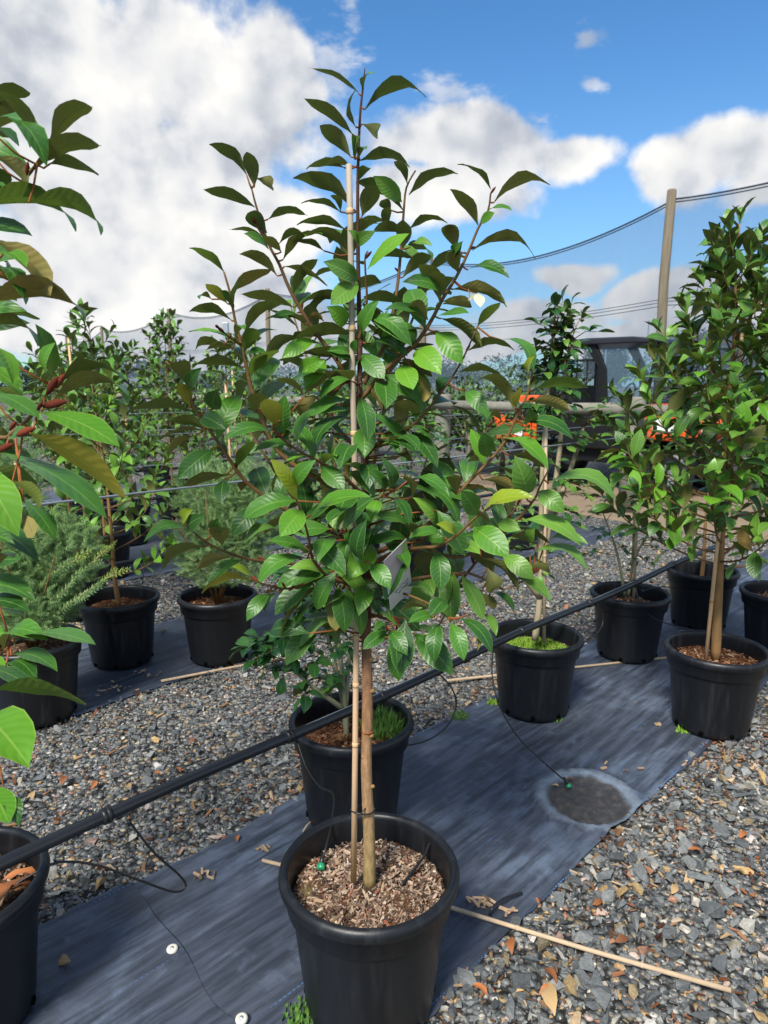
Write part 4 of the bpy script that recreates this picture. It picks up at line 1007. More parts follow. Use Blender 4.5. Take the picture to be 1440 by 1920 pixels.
def near_tree():
    rr = random.Random(9); base = rc(-1.79, .31, .026 + SOILZ); DY = 1.12
    tl = [base, base + Vector((.02, .0, .4)), base + Vector((.0, -.02, .85)), base + Vector((.03, .02, 1.3)), base + Vector((.02, .0, 1.75))]
    def path(z, l, d0, d1): return [at_y(*zp(z, x, y), d0 + (d1 - d0) * i / (len(l) - 1)) for i, (x, y) in enumerate(l)]
    brs = [[tl[2] + Vector((0, 0, .15))] + path('L1', [(-120, 1120), (0, 960), (160, 830), (280, 690), (360, 560)], DY + .1, DY),
           [tl[1] + Vector((0, 0, .25))] + path('L2', [(-150, 1150), (60, 940), (220, 800), (320, 680), (420, 500)], DY + .1, DY),
           [tl[1]] + path('L3', [(-80, 1340), (0, 1290), (60, 1190)], DY + .12, DY + .08),
           [tl[1] + Vector((0, 0, .05))] + path('L3', [(-160, 1560), (-60, 1500)], DY + .12, DY + .05),
           [tl[2] + Vector((0, 0, .3))] + path('L1', [(-220, 500), (-80, 400), (-60, 330)], DY + .1, DY + .05),
           [tl[2] - Vector((0, 0, .1))] + path('L1', [(-200, 1600), (-120, 1500), (-60, 1400)], DY + .1, DY + .02)]
    samp = []
    for bi, b in enumerate(brs):
        for i in range(len(b) - 1):
            for k in range(8): samp.append((b[i].lerp(b[i + 1], k / 8), bi))
    leaves = []; twigs = []
    for z, txt in NEARL.items():
        for it in txt.split():
            a = it.split(','); bx, by = zp(z, float(a[0]), float(a[1])); tx, ty = zp(z, float(a[2]), float(a[3])); w = float(a[4]) / ZO[z][2]; side = a[5]
            dep = DY + rr.uniform(-.04, .05)
            b, t, N_, wk = place_leaf(bx, by, tx, ty, w, side, dep, maxL=.19)
            q = min(samp, key=lambda s_: (s_[0] - b).length)
            if (q[0] - b).length > .008: twigs.append([q[0], q[0].lerp(b, .5) + Vector((0, 0, -.006)), b])
            leaves.append((q[1], rr.choice(LEAVES[KEY[side]]), leaf_matrix(b, t, N_, wk)))
    for k in range(38):     # layered leaves down its near side
        py = 190 + 1080 * (k + rr.random()) / 38; bx, tx = rr.uniform(-90, -15), rr.uniform(5, 75); dep = DY + rr.uniform(.06, .3)
        side = rr.choice(['t', 't', 'u', 'gu', 't', 'yt']) if py > 620 else rr.choice(['u', 'u', 'gu', 't'])
        b, t, N_, wk = place_leaf(bx, py, tx, py + rr.uniform(-50, 70), rr.uniform(22, 42), side, dep, maxL=.18)
        q = min(samp, key=lambda s_: (s_[0] - b).length); twigs.append([q[0], q[0].lerp(b, .5) + Vector((0, 0, -.01)), b])
        leaves.append((q[1], rr.choice(LEAVES[KEY[side]]), leaf_matrix(b, t, N_, wk)))
    for k in range(70):     # the rest of its crown, out to the left
        zt = rr.uniform(.45, 1.7); an = rr.uniform(1.2, 5.4); p = base + Vector((0, 0, zt)); r_ = rr.uniform(.1, .42) * (1.1 - .5 * zt / 1.7)
        q = p + Vector((math.cos(an) * r_, math.sin(an) * r_, .1)); twigs.append([p - Vector((0, 0, .1)), p.lerp(q, .5), q])
        dv = Vector((math.cos(an), math.sin(an), rr.uniform(-.3, .4))).normalized()
        leaves.append((None, rr.choice(LEAVES['t']), leaf_matrix(q, q + dv * rr.uniform(.11, .16), Vector((0, 0, 1)))))
    L = lambda p: p - base
    t = build_tree('magnolia_tree', base, 'large leaved tree reaching in with red buds, over the pot with the looped drip tube', 'tree', [L(p) for p in tl], [.016, .014, .011, .008, .004],
                   [[L(p) for p in b] for b in brs], [(bi, me, Matrix.Translation(-base) @ M) for bi, me, M in leaves], br_mat=TWIG, nbuds=0, br_r=.0042)
    for (z, x, y, x2, y2) in [('L2', 380, 590, 470, 450), ('L2', 450, 540, 520, 430), ('L2', 350, 690, 540, 650), ('L2', 80, 880, 130, 810), ('L2', 140, 920, 290, 860), ('L2', -20, 1050, 110, 990), ('L2', 300, 720, 340, 660), ('L1', 215, 760, 225, 650), ('L1', 330, 560, 310, 510)]:
        p = at_y(*zp(z, x, y), DY - .01); q = at_y(*zp(z, x2, y2), DY - .02); inst('bud', BUDM, leaf_matrix(L(p), L(q), Vector((0, -1, .3)), 1.0), t)
    mb = MB()
    for tw in twigs: mb.tube([L(p) for p in tw], [.0019, .0017, .0015], 5)
    o = mb.build('petioles', TWIGR, t); o['kind'] = 'stuff'
near_tree()

# ------------------------------------------------------------------ other magnolias, grown by rule
def grow(name, base, height, lo, rad, nb, L, seed, label, group=None, keys=('bg',), mass=LBGs, trunk_r=.014, limit=300, per=9, lean=(0, 0), power=.8, tm=BARK, upk=.75, dense=1.0, cat='tree', minl=.10, q0=.45, q1=1.6):
    rr = random.Random(seed)
    tl = [Vector((lean[0] * f + rr.gauss(0, .008), lean[1] * f + rr.gauss(0, .008), height * f)) for f in [0, .15, .3, .45, .6, .75, .9, 1.0]]
    tl[0] = Vector((0, 0, 0))
    trr = [trunk_r * (1 - .85 * f) for f in [0, .15, .3, .45, .6, .75, .9, 1.0]]
    brs = []; leaves = []
    def tp(z):
        for i in range(len(tl) - 1):
            if tl[i].z <= z <= tl[i + 1].z: return tl[i].lerp(tl[i + 1], (z - tl[i].z) / (tl[i + 1].z - tl[i].z))
        return tl[-1]
    def leafset(pts, bi, n, term=True, f0=.3):
        for k in range(n):
            f = f0 + (1 - f0) * (k + rr.random()) / n; x = f * (len(pts) - 1); i = min(int(x), len(pts) - 2)
            p = pts[i].lerp(pts[i + 1], x - i); d = (pts[i + 1] - pts[i]).normalized()
            an = k * 2.4 + rr.uniform(-.5, .5); s1 = d.orthogonal().normalized(); s2 = d.cross(s1)
            o = s1 * math.cos(an) + s2 * math.sin(an)
            dv = (o + d * rr.uniform(.3, .9) + Vector((0, 0, rr.uniform(-.25, .25)))).normalized(); l = L * rr.uniform(.65, 1.15)
            nn = Vector((0, 0, 1)) + o * .25 + Vector((rr.gauss(0, .3), rr.gauss(0, .3), 0))
            leaves.append((bi, rr.choice(LEAVES[rr.choice(keys)]), leaf_matrix(p, p + dv * l, nn, rr.uniform(.85, 1.1))))
        if term:
            p = pts[-1]; d = (pts[-1] - pts[-2]).normalized()
            for k in range(3):
                an = k * 2.1 + rr.uniform(0, 1); s1 = d.orthogonal().normalized(); s2 = d.cross(s1)
                dv = (d * 1.3 + (s1 * math.cos(an) + s2 * math.sin(an)) * .7).normalized()
                leaves.append((bi, rr.choice(LEAVES[rr.choice(keys)]), leaf_matrix(p, p + dv * L * rr.uniform(.6, .95), s1 * -math.cos(an) - s2 * math.sin(an) + Vector((0, 0, .8)))))
    for b in range(nb):
        f = (b + .5) / nb; z = lo + (height * .93 - lo) * f
        ln = max(minl, rad * (1 - f) ** power * rr.uniform(.8, 1.15)) + .5 * minl
        an = b * 2.4 + rr.uniform(-.35, .35); p = tp(z); dv = Vector((math.cos(an), math.sin(an), 0)); u = upk * (.55 + .8 * f)
        pts = [p, p + dv * ln * .38 + Vector((0, 0, ln * .20 * u)), p + dv * ln * .74 + Vector((0, 0, ln * .55 * u)), p + dv * ln + Vector((0, 0, ln * 1.0 * u))]
        brs.append(pts); leafset(pts, len(brs) - 1, max(3, int(per * dense * (q0 + ln * q1))))
    brs.append([tp(height * .78), tp(height * .9), tl[-1]]); leafset(brs[-1], len(brs) - 1, 10, True, 0.0)
    return build_tree(name, base, label, cat, tl, trr, brs, leaves, group, trunk_mat=tm, br_r=.0045, mass_mat=mass, limit=limit)
def zfor(px, py, base):      # height of a picture point standing above a base
    return at_y(px, py, base.y).z
bR = rc(-1.03, 3.20, .016 + SOILZ)
grow('magnolia_tree', bR, zfor(1372, 420, bR) - bR.z, .42, .60, 76, .125, 21, 'bushy dense tree of glossy leaves in the pot of reddish bark', keys=('bg', 'f', 'f', 'bg', 'f', 'b'), trunk_r=.022, per=16, lean=(-.07, .0), power=1.05, upk=.95, minl=.05, q0=.10, q1=2.4)
cane('bamboo_stake', [bR + Vector((-.055, -.02, -.03)), bR + Vector((-.05, -.02, .5)), bR + Vector((-.03, -.02, 1.25)), bR + Vector((-.02, -.02, 1.62))], .0085, BAMB, 'bamboo stake beside the trunk of the bushy dense tree', 'stake', (.2, .5, .8), None, NODE)
b7 = rc(-1.08, 4.38, .016 + SOILZ)
grow('magnolia_tree', b7, 1.35, .35, .42, 26, .11, 22, 'tree behind the bushy dense tree, in the pot at the gravel side', limit=150)
b5 = rc(-1.60, 4.56, .016 + .3)
grow('magnolia_tree', b5, 1.15, .40, .35, 18, .10, 23, 'small tree half hidden behind the bushy dense tree', limit=120)
# sapling
bS = rc(-3.715, 1.62, .016 + SOILZ)
grow('sapling', bS, 1.30, .16, .38, 22, .10, 31, 'thin young sapling with sparse light leaves, white tag on its stem', keys=('bg', 'f', 'bg', 'bg'), trunk_r=.014, per=15, power=.5, upk=.9, lean=(-.05, .0), cat='sapling')
# rows behind
GT = 'leafy trees in the back beds'
LT = 'upright leafy tree in the back beds behind the sapling'
k = 0
for (s, a, px, py, rad, nb, L) in [(-4.72, 1.78, 110, 690, .40, 22, .10), (-5.52, 2.33, 130, 590, .28, 24, .11), (-6.55, 2.42, 60, 665, .36, 26, .11), (-6.55, 3.02, 190, 655, .34, 30, .11), (-7.48, 4.0, 350, 592, .50, 46, .11),
                                   (-8.1, 4.35, 262, 690, .4, 26, .10), (-5.6, 3.6, 520, 640, .4, 30, .10), (-5.55, 1.1, 10, 560, .40, 26, .11), (-6.6, 1.7, -20, 640, .4, 20, .11), (-7.6, 3.0, 150, 650, .4, 26, .10), (-8.2, 3.4, 100, 660, .4, 22, .10),
                                   (-7.6, 5.2, 540, 640, .45, 30, .10), (-5.6, 4.9, 620, 700, .4, 24, .10), (-9.8, 5.0, 300, 690, .4, 22, .10), (-9.9, 6.2, 440, 680, .4, 22, .10), (-7.7, 6.3, 650, 700, .4, 22, .10)]:
    b = rc(s, a, .016 + SOILZ); k += 1
    h = max(.7, min(2.0, zfor(720 + (b.x / b.y) * F * .98, py, b) - b.z))
    grow('magnolia_tree', b, h, .22, rad, nb, L * 1.15, 40 + k, bedlabel('leafy tree', s, a), GT, trunk_r=.012, limit=260 if k < 6 else 140, per=13, keys=('bg', 'bg', 'f') if k % 3 == 0 else ('bg',))
for (px, py, s, a, ztop, lab) in [(150, 600, -5.50, 2.18, 0, 0), (0, 0, -6.5, 3.05, 1.4, 0), (0, 0, -7.45, 4.9, 1.75, 0), (0, 0, -4.95, 1.55, 1.1, 0), (0, 0, -4.9, 1.62, 1.0, 0), (0, 0, -5.5, 3.55, 1.6, 0)]:
    b = rc(s, a, .30); zt = 1.95 if not ztop else ztop
    cane('bamboo_stake', [b, b + Vector((-.01, 0, (zt - .3) * .5)), b + Vector((-.03, .02, zt - .3))], .011, BAMB, 'orange tan bamboo stake among the trees of the back beds', 'stake', (.3, .6), 'stakes in the back beds', NODE)

# ------------------------------------------------------------------ camellias: thin pale stems with clumps of small glossy leaves
def camellia(base, stems, clumps, L, seed, label, material=PALE, sr=.010, keys=('cam',), limit=300, group=None):
    """stems: polylines (world); clumps: (world centre, radii, count)"""
    rr = random.Random(seed); O = base
    t = thing('camellia', O, label, 'shrub', group); samp = []
    for st in stems:
        mb = MB(); P = crom([Vector(p) - O for p in st], 4); mb.tube(P, [sr * (1 - .65 * i / (len(P) - 1)) for i in range(len(P))], 8); mb.build('stem', material, t)
        samp += P
    items = []; mb = MB()
    for (c, rd, n) in clumps:
        c = Vector(c) - O; q0 = min(samp, key=lambda p: (p - c).length)
        k = 0
        while k < n:
            d = Vector((rr.gauss(0, .5), rr.gauss(0, .5), rr.gauss(0, .5)))
            if d.length > .95: continue
            e = c + Vector((d.x * rd[0], d.y * rd[1], d.z * rd[2])); q = min(samp, key=lambda p: (p - e).length + .3 * abs(p.z - e.z + .05))
            q = q.lerp(q0, .3) if rr.random() < .5 else q
            mid = q.lerp(e, .55) + Vector((0, 0, .02)); mb.tube([q, mid, e], [.0028, .0018, .0012], 5)
            m_ = rr.randint(3, 5)
            dv = (e - mid).normalized(); items.append((None, rr.choice(LEAVES['cam']), leaf_matrix(e, e + dv * L * rr.uniform(.7, 1.0), Vector((rr.gauss(0, .4), rr.gauss(0, .4), 1)))))
            for j in range(m_):
                f = rr.uniform(.45, 1); p = mid.lerp(e, (f - .45) / .55); an = j * 2.4 + rr.uniform(-.4, .4)
                dv = Vector((math.cos(an), math.sin(an), rr.uniform(-.5, .35))).normalized()
                items.append((None, rr.choice(LEAVES[rr.choice(keys)]), leaf_matrix(p, p + dv * L * rr.uniform(.7, 1.15), Vector((rr.gauss(0, .35), rr.gauss(0, .35), 1)))))
            k += m_
    o = mb.build('twigs', TWIG, t); o['kind'] = 'stuff'
    items.sort(key=lambda it: (O + it[2].translation - CAM).length)
    for bi, me, M in items[:limit]: inst('leaf', me, M, t)
    if items[limit:]: merge_leaves('foliage', [(a[1], a[2]) for a in items[limit:]], LBGs, t)
    return t
b2 = rc(-1.713, 1.564, .016 + SOILZ); Y2 = b2.y
P2 = lambda x, y, dy=0: at_y(x, y, Y2 + dy)
camellia(b2 + Vector((.03, -.02, 0)), [[P2(650, 1395), P2(648, 1330), P2(640, 1250), P2(632, 1150), P2(640, 1000), P2(650, 850)], [P2(652, 1400, .02), P2(640, 1300, .02), P2(610, 1180), P2(570, 1080)], [P2(645, 1330), P2(590, 1290, -.06), P2(520, 1230, -.08)], [P2(648, 1330), P2(655, 1230, .03), P2(680, 1080, .05)]],
         [(P2(530, 1215, -.05), (.16, .12, .14), 70), (P2(600, 1250, -.02), (.14, .12, .15), 45), (P2(560, 1130), (.2, .15, .12), 50), (P2(640, 1100, .03), (.25, .2, .2), 60), (P2(770, 1150, .1), (.18, .15, .2), 24), (P2(640, 950, .05), (.3, .2, .3), 50)],
         .075, 61, 'dark glossy leaved shrub with thin grey stems right behind the staked tree', GREYB, .011)
b3 = rc(-1.71, 2.765, .016 + .30); P3 = lambda x, y, dy=0: at_y(x, y, b3.y + dy)
camellia(b3, [[P3(1003, 1200), P3(1012, 1120), P3(1014, 1000), P3(1018, 860), P3(1030, 720), P3(1038, 630)], [P3(1010, 1100), P3(1030, 980, .02), P3(1050, 840, .05), P3(1055, 740), P3(1070, 640)], [P3(1014, 1030), P3(1070, 880, .1), P3(1095, 800, .15)], [P3(1012, 1120), P3(960, 1050, -.1), P3(930, 960, -.1)]],
         [(P3(1035, 650), (.15, .14, .22), 150), (P3(1030, 750), (.16, .15, .2), 70), (P3(1080, 630), (.10, .1, .2), 30), (P3(1085, 800, .1), (.22, .15, .25), 40), (P3(1060, 940), (.2, .15, .3), 36), (P3(960, 1010, -.05), (.15, .1, .15), 22), (P3(1010, 1060), (.15, .1, .12), 22)],
         .076, 62, 'tall camellia with pale trunk and dark leaves, rooted in the mossy pot', PALE, .017, keys=('cam', 'cam', 'bg'))
cane('bamboo_stake', [P3(1020, 1205, -.02), P3(1022, 1000, -.02), P3(1024, 800, -.02)], .008, BAMBD, 'pale thin stake beside the pale trunk in the mossy pot', 'stake', (.4,), None)
b4 = rc(-1.70, 3.74, .016 + .30); P4 = lambda x, y, dy=0: at_y(x, y, b4.y + dy)
camellia(b4, [[P4(1178, 1118), P4(1186, 1050), P4(1190, 950), P4(1195, 850), P4(1190, 780)], [P4(1172, 1118), P4(1160, 1050), P4(1145, 1000), P4(1130, 960)], [P4(1180, 1060), P4(1210, 1010), P4(1225, 980)]],
         [(P4(1150, 1030), (.22, .15, .22), 34), (P4(1210, 1020), (.15, .12, .18), 16), (P4(1185, 930), (.2, .2, .2), 26), (P4(1130, 960), (.15, .1, .15), 14)], .055, 63, 'sparse thin shrub with few small dark leaves, between the mossy pot and the bushy tree', GREYB, .010)
cane('bamboo_stake', [P4(1188, 1120, -.02), P4(1196, 940, -.02), P4(1199, 800, -.02)], .008, BAMBD, 'thin grey stake in the pot of the sparse shrub', 'stake')
for i, (s, a) in enumerate([(-3.7, 4.2), (-3.7, 5.6), (-5.6, 6.1)]):
    b = rc(s, a, .3)
    camellia(b, [[b, b + Vector((.02, 0, .5)), b + Vector((0, .03, 1.0))], [b, b + Vector((-.1, .05, .4)), b + Vector((-.2, 0, .8))]], [(b + Vector((0, 0, .6)), (.4, .4, .5), 150), (b + Vector((0, 0, 1.0)), (.3, .3, .3), 70)], .085, 70 + i,
             bedlabel('leafy light green shrub', s, a), GREYB, .010, keys=('bg', 'f', 'bg'), limit=150, group='shrubs behind the mossy pot')

# ------------------------------------------------------------------ needle leaved bushes: every sprig an object
def sprig_mesh(seed, tipmat=False):
    rr = random.Random(seed); mb = MB()
    n = 34
    mb.cur = 0; mb.tube([(0, 0, 0), (.02, .5, .03), (0, 1, 0)], [.012, .008, .004], 4)
    mb.uv = [(.5, .5)] * len(mb.v)
    for k in range(n):
        f = .08 + .92 * k / n; p = Vector((.02 * math.sin(f * 3), f, .03 * math.sin(f * 3))); an = k * 2.4
        d = Vector((math.cos(an), .9, math.sin(an))).normalized() * (.34 * (1 - .45 * f) * rr.uniform(.8, 1.2)); w = d.cross(Vector((math.sin(an), .2, -math.cos(an)))).normalized() * .026
        mb.add([p, p + d * .5 + w, p + d, p + d * .5 - w], [(0, 1, 2, 3)], [(.5, .1), (.75, .5), (.5, .9), (.25, .5)])
    mb.hasuv = True
    return mb.mesh('sprig', NEEDY if tipmat else NEED, False)
SPR = [sprig_mesh(i) for i in range(4)] + [sprig_mesh(9, True)]
def needle_bush(base, pts_clumps, seed, label, long=(), group=None):
    rr = random.Random(seed); t = thing('needle_bush', base, label, 'shrub', group)
    mb = MB(); tops = []
    for k in range(7):
        an = k * .9 + .3; q = Vector((math.cos(an) * .12, math.sin(an) * .12, .28)); e = Vector((math.cos(an) * .25, math.sin(an) * .25, .5 + .1 * (k % 3))); mb.tube([Vector((0, 0, -.01)), q, e], [.008, .005, .002], 6); tops.append((q, e))
    mb.build('stem', TWIG, t)
    cnt = 0; items = []
    for (c, rd, n) in pts_clumps:
        for k in range(n * 7):
            d = Vector((rr.gauss(0, 1), rr.gauss(0, 1), rr.gauss(0, 1))).normalized() * rr.uniform(.2, 1) ** .6
            p = Vector(c) + Vector((d.x * rd[0], d.y * rd[1], d.z * rd[2])); dv = (Vector((d.x, d.y, .4 + d.z * .6)) + Vector((rr.gauss(0, .6), rr.gauss(0, .6), rr.gauss(0, .4)))).normalized()
            items.append((rr.choice(SPR[:4]), leaf_matrix(p - dv * .022, p + dv * rr.uniform(.02, .045), Vector((rr.gauss(0, 1), rr.gauss(0, 1), .3)))))
    for (p, q) in long:
        p, q = Vector(p) - base, Vector(q) - base; mb = MB(); mb.tube([p, p.lerp(q, .5) + Vector((0, 0, .01)), q], [.003, .002, .0015], 5); mb.build('shoot', PALE, t)
        n = 11
        for k in range(n):
            f = k / n; a_ = p.lerp(q, f); d = (q - p).normalized()
            inst('sprig', SPR[4] if f > .7 else SPR[k % 4], leaf_matrix(a_, a_ + (d + Vector((rr.gauss(0, .12), rr.gauss(0, .12), rr.gauss(0, .12)))) * .085, Vector((rr.gauss(0, 1), rr.gauss(0, 1), 1)), 1.2 - .3 * f), t)
    items.sort(key=lambda it: (base + it[1].translation - CAM).length)
    for me, M in items[:260]: inst('sprig', me, M, t)
    for i in range(0): pass
    rest = items[260:]
    if rest:
        V = []
        m2 = MB(); m2.hasuv = True
        for me, M in rest:
            vs = [M @ v.co for v in me.vertices]; uvl = me.uv_layers[0].data; uu = [(.5, .5)] * len(vs)
            for lp in me.loops: uu[lp.vertex_index] = tuple(uvl[lp.index].uv)
            m2.add(vs, [p.vertices[:] for p in me.polygons], uu)
        o = m2.build('foliage', NEED, t, False); o['kind'] = 'stuff'
    return t
nb3 = rc(-3.36, 1.04, .016 + SOILZ); PN = lambda x, y, dy=0: at_y(x, y, nb3.y + dy)
def cl(b, x, y, dy, rd, n, Y): return (at_y(x, y, Y + dy) - b, rd, n)
needle_bush(nb3, [cl(nb3, 60, 1130, 0, (.20, .22, .16), 200, nb3.y), cl(nb3, 20, 1040, .05, (.17, .18, .18), 130, nb3.y), cl(nb3, 110, 1040, .1, (.2, .2, .2), 110, nb3.y), cl(nb3, 0, 900, .1, (.2, .2, .25), 90, nb3.y)], 81, 'grey green needle leaved bush with long yellow tipped shoots at the mat corner',
            [(PN(90, 1140, -.08), PN(205, 1025, -.1)), (PN(110, 1150, -.08), PN(215, 1075, -.12)), (PN(70, 1100, -.05), PN(150, 1045, -.1))])
nb2 = rc(-3.36, 2.04, .016 + SOILZ); PM = lambda x, y, dy=0: at_y(x, y, nb2.y + dy)
needle_bush(nb2, [cl(nb2, 420, 1020, 0, (.30, .26, .26), 240, nb2.y), cl(nb2, 470, 940, .08, (.30, .25, .24), 170, nb2.y), cl(nb2, 400, 930, .1, (.25, .22, .22), 110, nb2.y)], 82, 'grey green needle leaved bush partly hidden by the staked tree',
            [(PM(360, 1060), PM(300, 1000, -.1))])
bq = rc(-5.9, 1.55, .016); 
needle_bush(bq + Vector((0, 0, .3)), [((0, 0, .5), (.4, .4, .4), 200), ((0, 0, .9), (.3, .3, .35), 120)], 83, 'tall pale green needle bush behind the large leaved tree')
bq2 = rc(-3.9, 3.6, .016)
needle_bush(bq2 + Vector((0, 0, .2)), [((0, 0, .4), (.45, .4, .35), 220)], 84, 'low needle leaved bush seen through the staked tree')
pot(-5.9, 1.55, bedlabel('black nursery pot', -5.9, 1.55), GP, holes=False); pot(-3.9, 3.6, 'black pot under the low needle leaved bush behind the staked tree', holes=False)

# ------------------------------------------------------------------ irrigation pipes, drip tubes and wires
def pipe(s, z, a0, a1, collars, label, r=.0165, sag=.012):
    o = rc(s, a0, z); t = thing('irrigation_pipe', o, label, 'pipe'); mb = MB()
    n = int((a1 - a0) / .25); P = [AV * ((a1 - a0) * i / n) + Vector((0, 0, sag * math.sin(i * .9) * .6)) for i in range(n + 1)]
    P = crom(P, 2); mb.tube(P, r, 14); mb.build('tube', PIPE, t)
    for a in collars:
        f = (a - a0) / (a1 - a0) * (len(P) - 1); i = min(int(f), len(P) - 2); p = P[i].lerp(P[i + 1], f - i); d = (P[i + 1] - P[i]).normalized()
        mb = MB(); mb.tube([p - d * .014, p - d * .009, p - d * .002, p, p + d * .002, p + d * .009, p + d * .014], [r * 1.05, r * 1.28, r * 1.3, r * 1.12, r * 1.3, r * 1.28, r * 1.05], 14); mb.build('clip', BLACKP, t)
    return t
SP, ZP = -1.655, .472
def pa(x, y): # where along the front pipe a picture point lies
    return at_s(x, y, SP).dot(AV)
pipe(SP, ZP, -1.45, 4.95, [pa(x, y) for x, y in [(200, 1542), (542, 1382), (717, 1303), (872, 1235), (978, 1185), (1105, 1125), (1190, 1088), (1262, 1055)]], 'black irrigation pipe with clips running behind the slim trunk')
pipe(-4.14, .47, -.9, 6.8, [1.1, 2.0, 3.0, 4.0], 'black irrigation pipe crossing behind the sapling trunk', .016)
pipe(-6.35, .47, .4, 6.9, [2.5, 3.5], 'black irrigation pipe in the bed behind the sapling', .016)
pipe(-8.44, .47, 1.8, 7.0, [4.0], 'black irrigation pipe in the bed two behind the sapling', .016)
def wire(s, z, a0, a1, label, r=.0017, n=10, dz=0.0):
    mb = MB(); mb.tube([rc(s, a0 + (a1 - a0) * i / n, z + dz * i / n - .010 * math.sin(math.pi * i / n)) for i in range(n + 1)], r, 6)
    return tag(mb.build('support_wire', WIREM), label, 'wire')
wire(-1.655, 1.315, -1.45, 8.10, 'steel support wire stretched through the staked tree', .0030)
wire(SP, ZP + .021, -1.45, 8.10, 'thin wire the front irrigation pipe is clipped to', .0012, 30)
wire(-4.02, 1.09, -.9, 8.10, 'lower steel wire above the sapling pot', .0026)
wire(-4.02, 1.305, -.9, 8.10, 'upper steel wire above the sapling', .0026)
wire(-6.3, 1.10, .3, 8.10, 'lower steel wire over the bed behind the sapling', .003)
wire(-6.3, 1.31, .3, 8.10, 'upper steel wire over the bed behind the sapling', .003)
wire(-8.4, 1.25, 1.6, 8.10, 'steel wire over the bed two behind the sapling', .003)
for s in (-1.655, -4.02, -6.3, -8.4):
    for a, h in ((-1.45 if s > -2 else (-.9 if s > -5 else (.3 if s > -7 else 1.6)), 1.42),):
        if a < 7 and s < -1.7 and a > 0: pass
        p = rc(s, a); mb = MB(); mb.tube([(p.x, p.y, -.02), (p.x, p.y, h)], .024, 10)
        mb.tube([(p.x, p.y, h), (p.x, p.y, h + .012)], .026, 10)
        tag(mb.build('wire_post', GALV, None), 'galvanised round post at the end of the bed wires', 'post', 'end posts of the wires')

def drip(pts, label, end=None, r=.0032, glow=True):
    P = crom(pts, 8); o = P[0].copy(); t = thing('drip_tube', o, label, 'drip tube'); mb = MB(); mb.tube([p - o for p in P], r, 7); mb.build('tube', BLACKP, t)
    mb = MB(); mb.tube([Vector((0, 0, .004)), Vector((0, 0, -.012))], [.006, .004], 8); mb.build('barb', BLACKP, t)
    if end:
        p = P[-1] - o; d = Vector(end).normalized()
        mb = MB(); mb.tube([p - d * .02, p + d * .012], [.005, .0075], 9); mb.build('holder', BLACKP, t)
        mb = MB(); mb.tube([p + d * .010, p + d * .022, p + d * .024], [.010, .0105, .007], 12); mb.build('emitter', EMIT if glow else WHITEP, t)
    return t
S_ = lambda x, y, s=SP: at_s(x, y, s)
soil = lambda x, y: at_z(x, y, .016 + SOILZ + .008)
drip([S_(242, 1540), S_(290, 1600, -1.64), S_(335, 1640, -1.63), S_(348, 1662, -1.63), S_(325, 1672, -1.63), S_(260, 1650, -1.64), S_(180, 1622, -1.66), S_(110, 1617, -1.68), S_(60, 1640, -1.70), S_(10, 1670, -1.72)], 'looped drip tube hanging from the pipe into the pot with dry leaves')
drip([S_(556, 1386), S_(575, 1440, -1.58), S_(600, 1475, -1.50), S_(625, 1490, -1.42), S_(622, 1540, -1.32), S_(612, 1585, -1.26), soil(604, 1622) + Vector((0, 0, .014))], 'thin drip tube ending in a green emitter in the slim tree pot', (-.1, -.85, -.45), .0030)
drip([S_(822, 1262), S_(848, 1292, -1.63), S_(855, 1325, -1.62), S_(835, 1365, -1.61), S_(790, 1392, -1.60), S_(730, 1398, -1.60), S_(695, 1392, -1.62)], 'drip tube curling from the pipe into the pot behind the slim tree')
drip([S_(925, 1212), S_(923, 1265, -1.62), S_(935, 1320, -1.55), S_(970, 1380, -1.42), S_(1015, 1425, -1.31), at_z(1062, 1466, .034)], 'drip tube hanging loose down to the empty pot ring on the mat', (.4, -.5, -.6))
drip([S_(1112, 1128), S_(1128, 1148, -1.64), S_(1128, 1175, -1.63), S_(1105, 1200, -1.62), S_(1070, 1212, -1.62), S_(1020, 1220, -1.66)], 'drip tube looping over the rim of the mossy pot')
drip([S_(1192, 1092), S_(1196, 1120, -1.62), S_(1220, 1155, -1.5), S_(1260, 1172, -1.35), S_(1300, 1182, -1.2), soil(1330, 1200) + Vector((0, 0, .02))], 'drip tube reaching from the pipe to the bushy tree pot', (.3, -.7, -.5))
drip([S_(1205, 1108), S_(1240, 1100, -1.62), S_(1290, 1105, -1.62), S_(1345, 1106, -1.62)], 'thin drip tube leading on to the half hidden pot')
drip([at_s(252, 1050, -4.14), at_s(268, 1065, -4.08), at_s(266, 1095, -4.0), at_s(255, 1125, -3.9), at_s(240, 1145, -3.78)], 'drip tube with a pale emitter in the sapling pot', (-.5, .2, .6), glow=False)

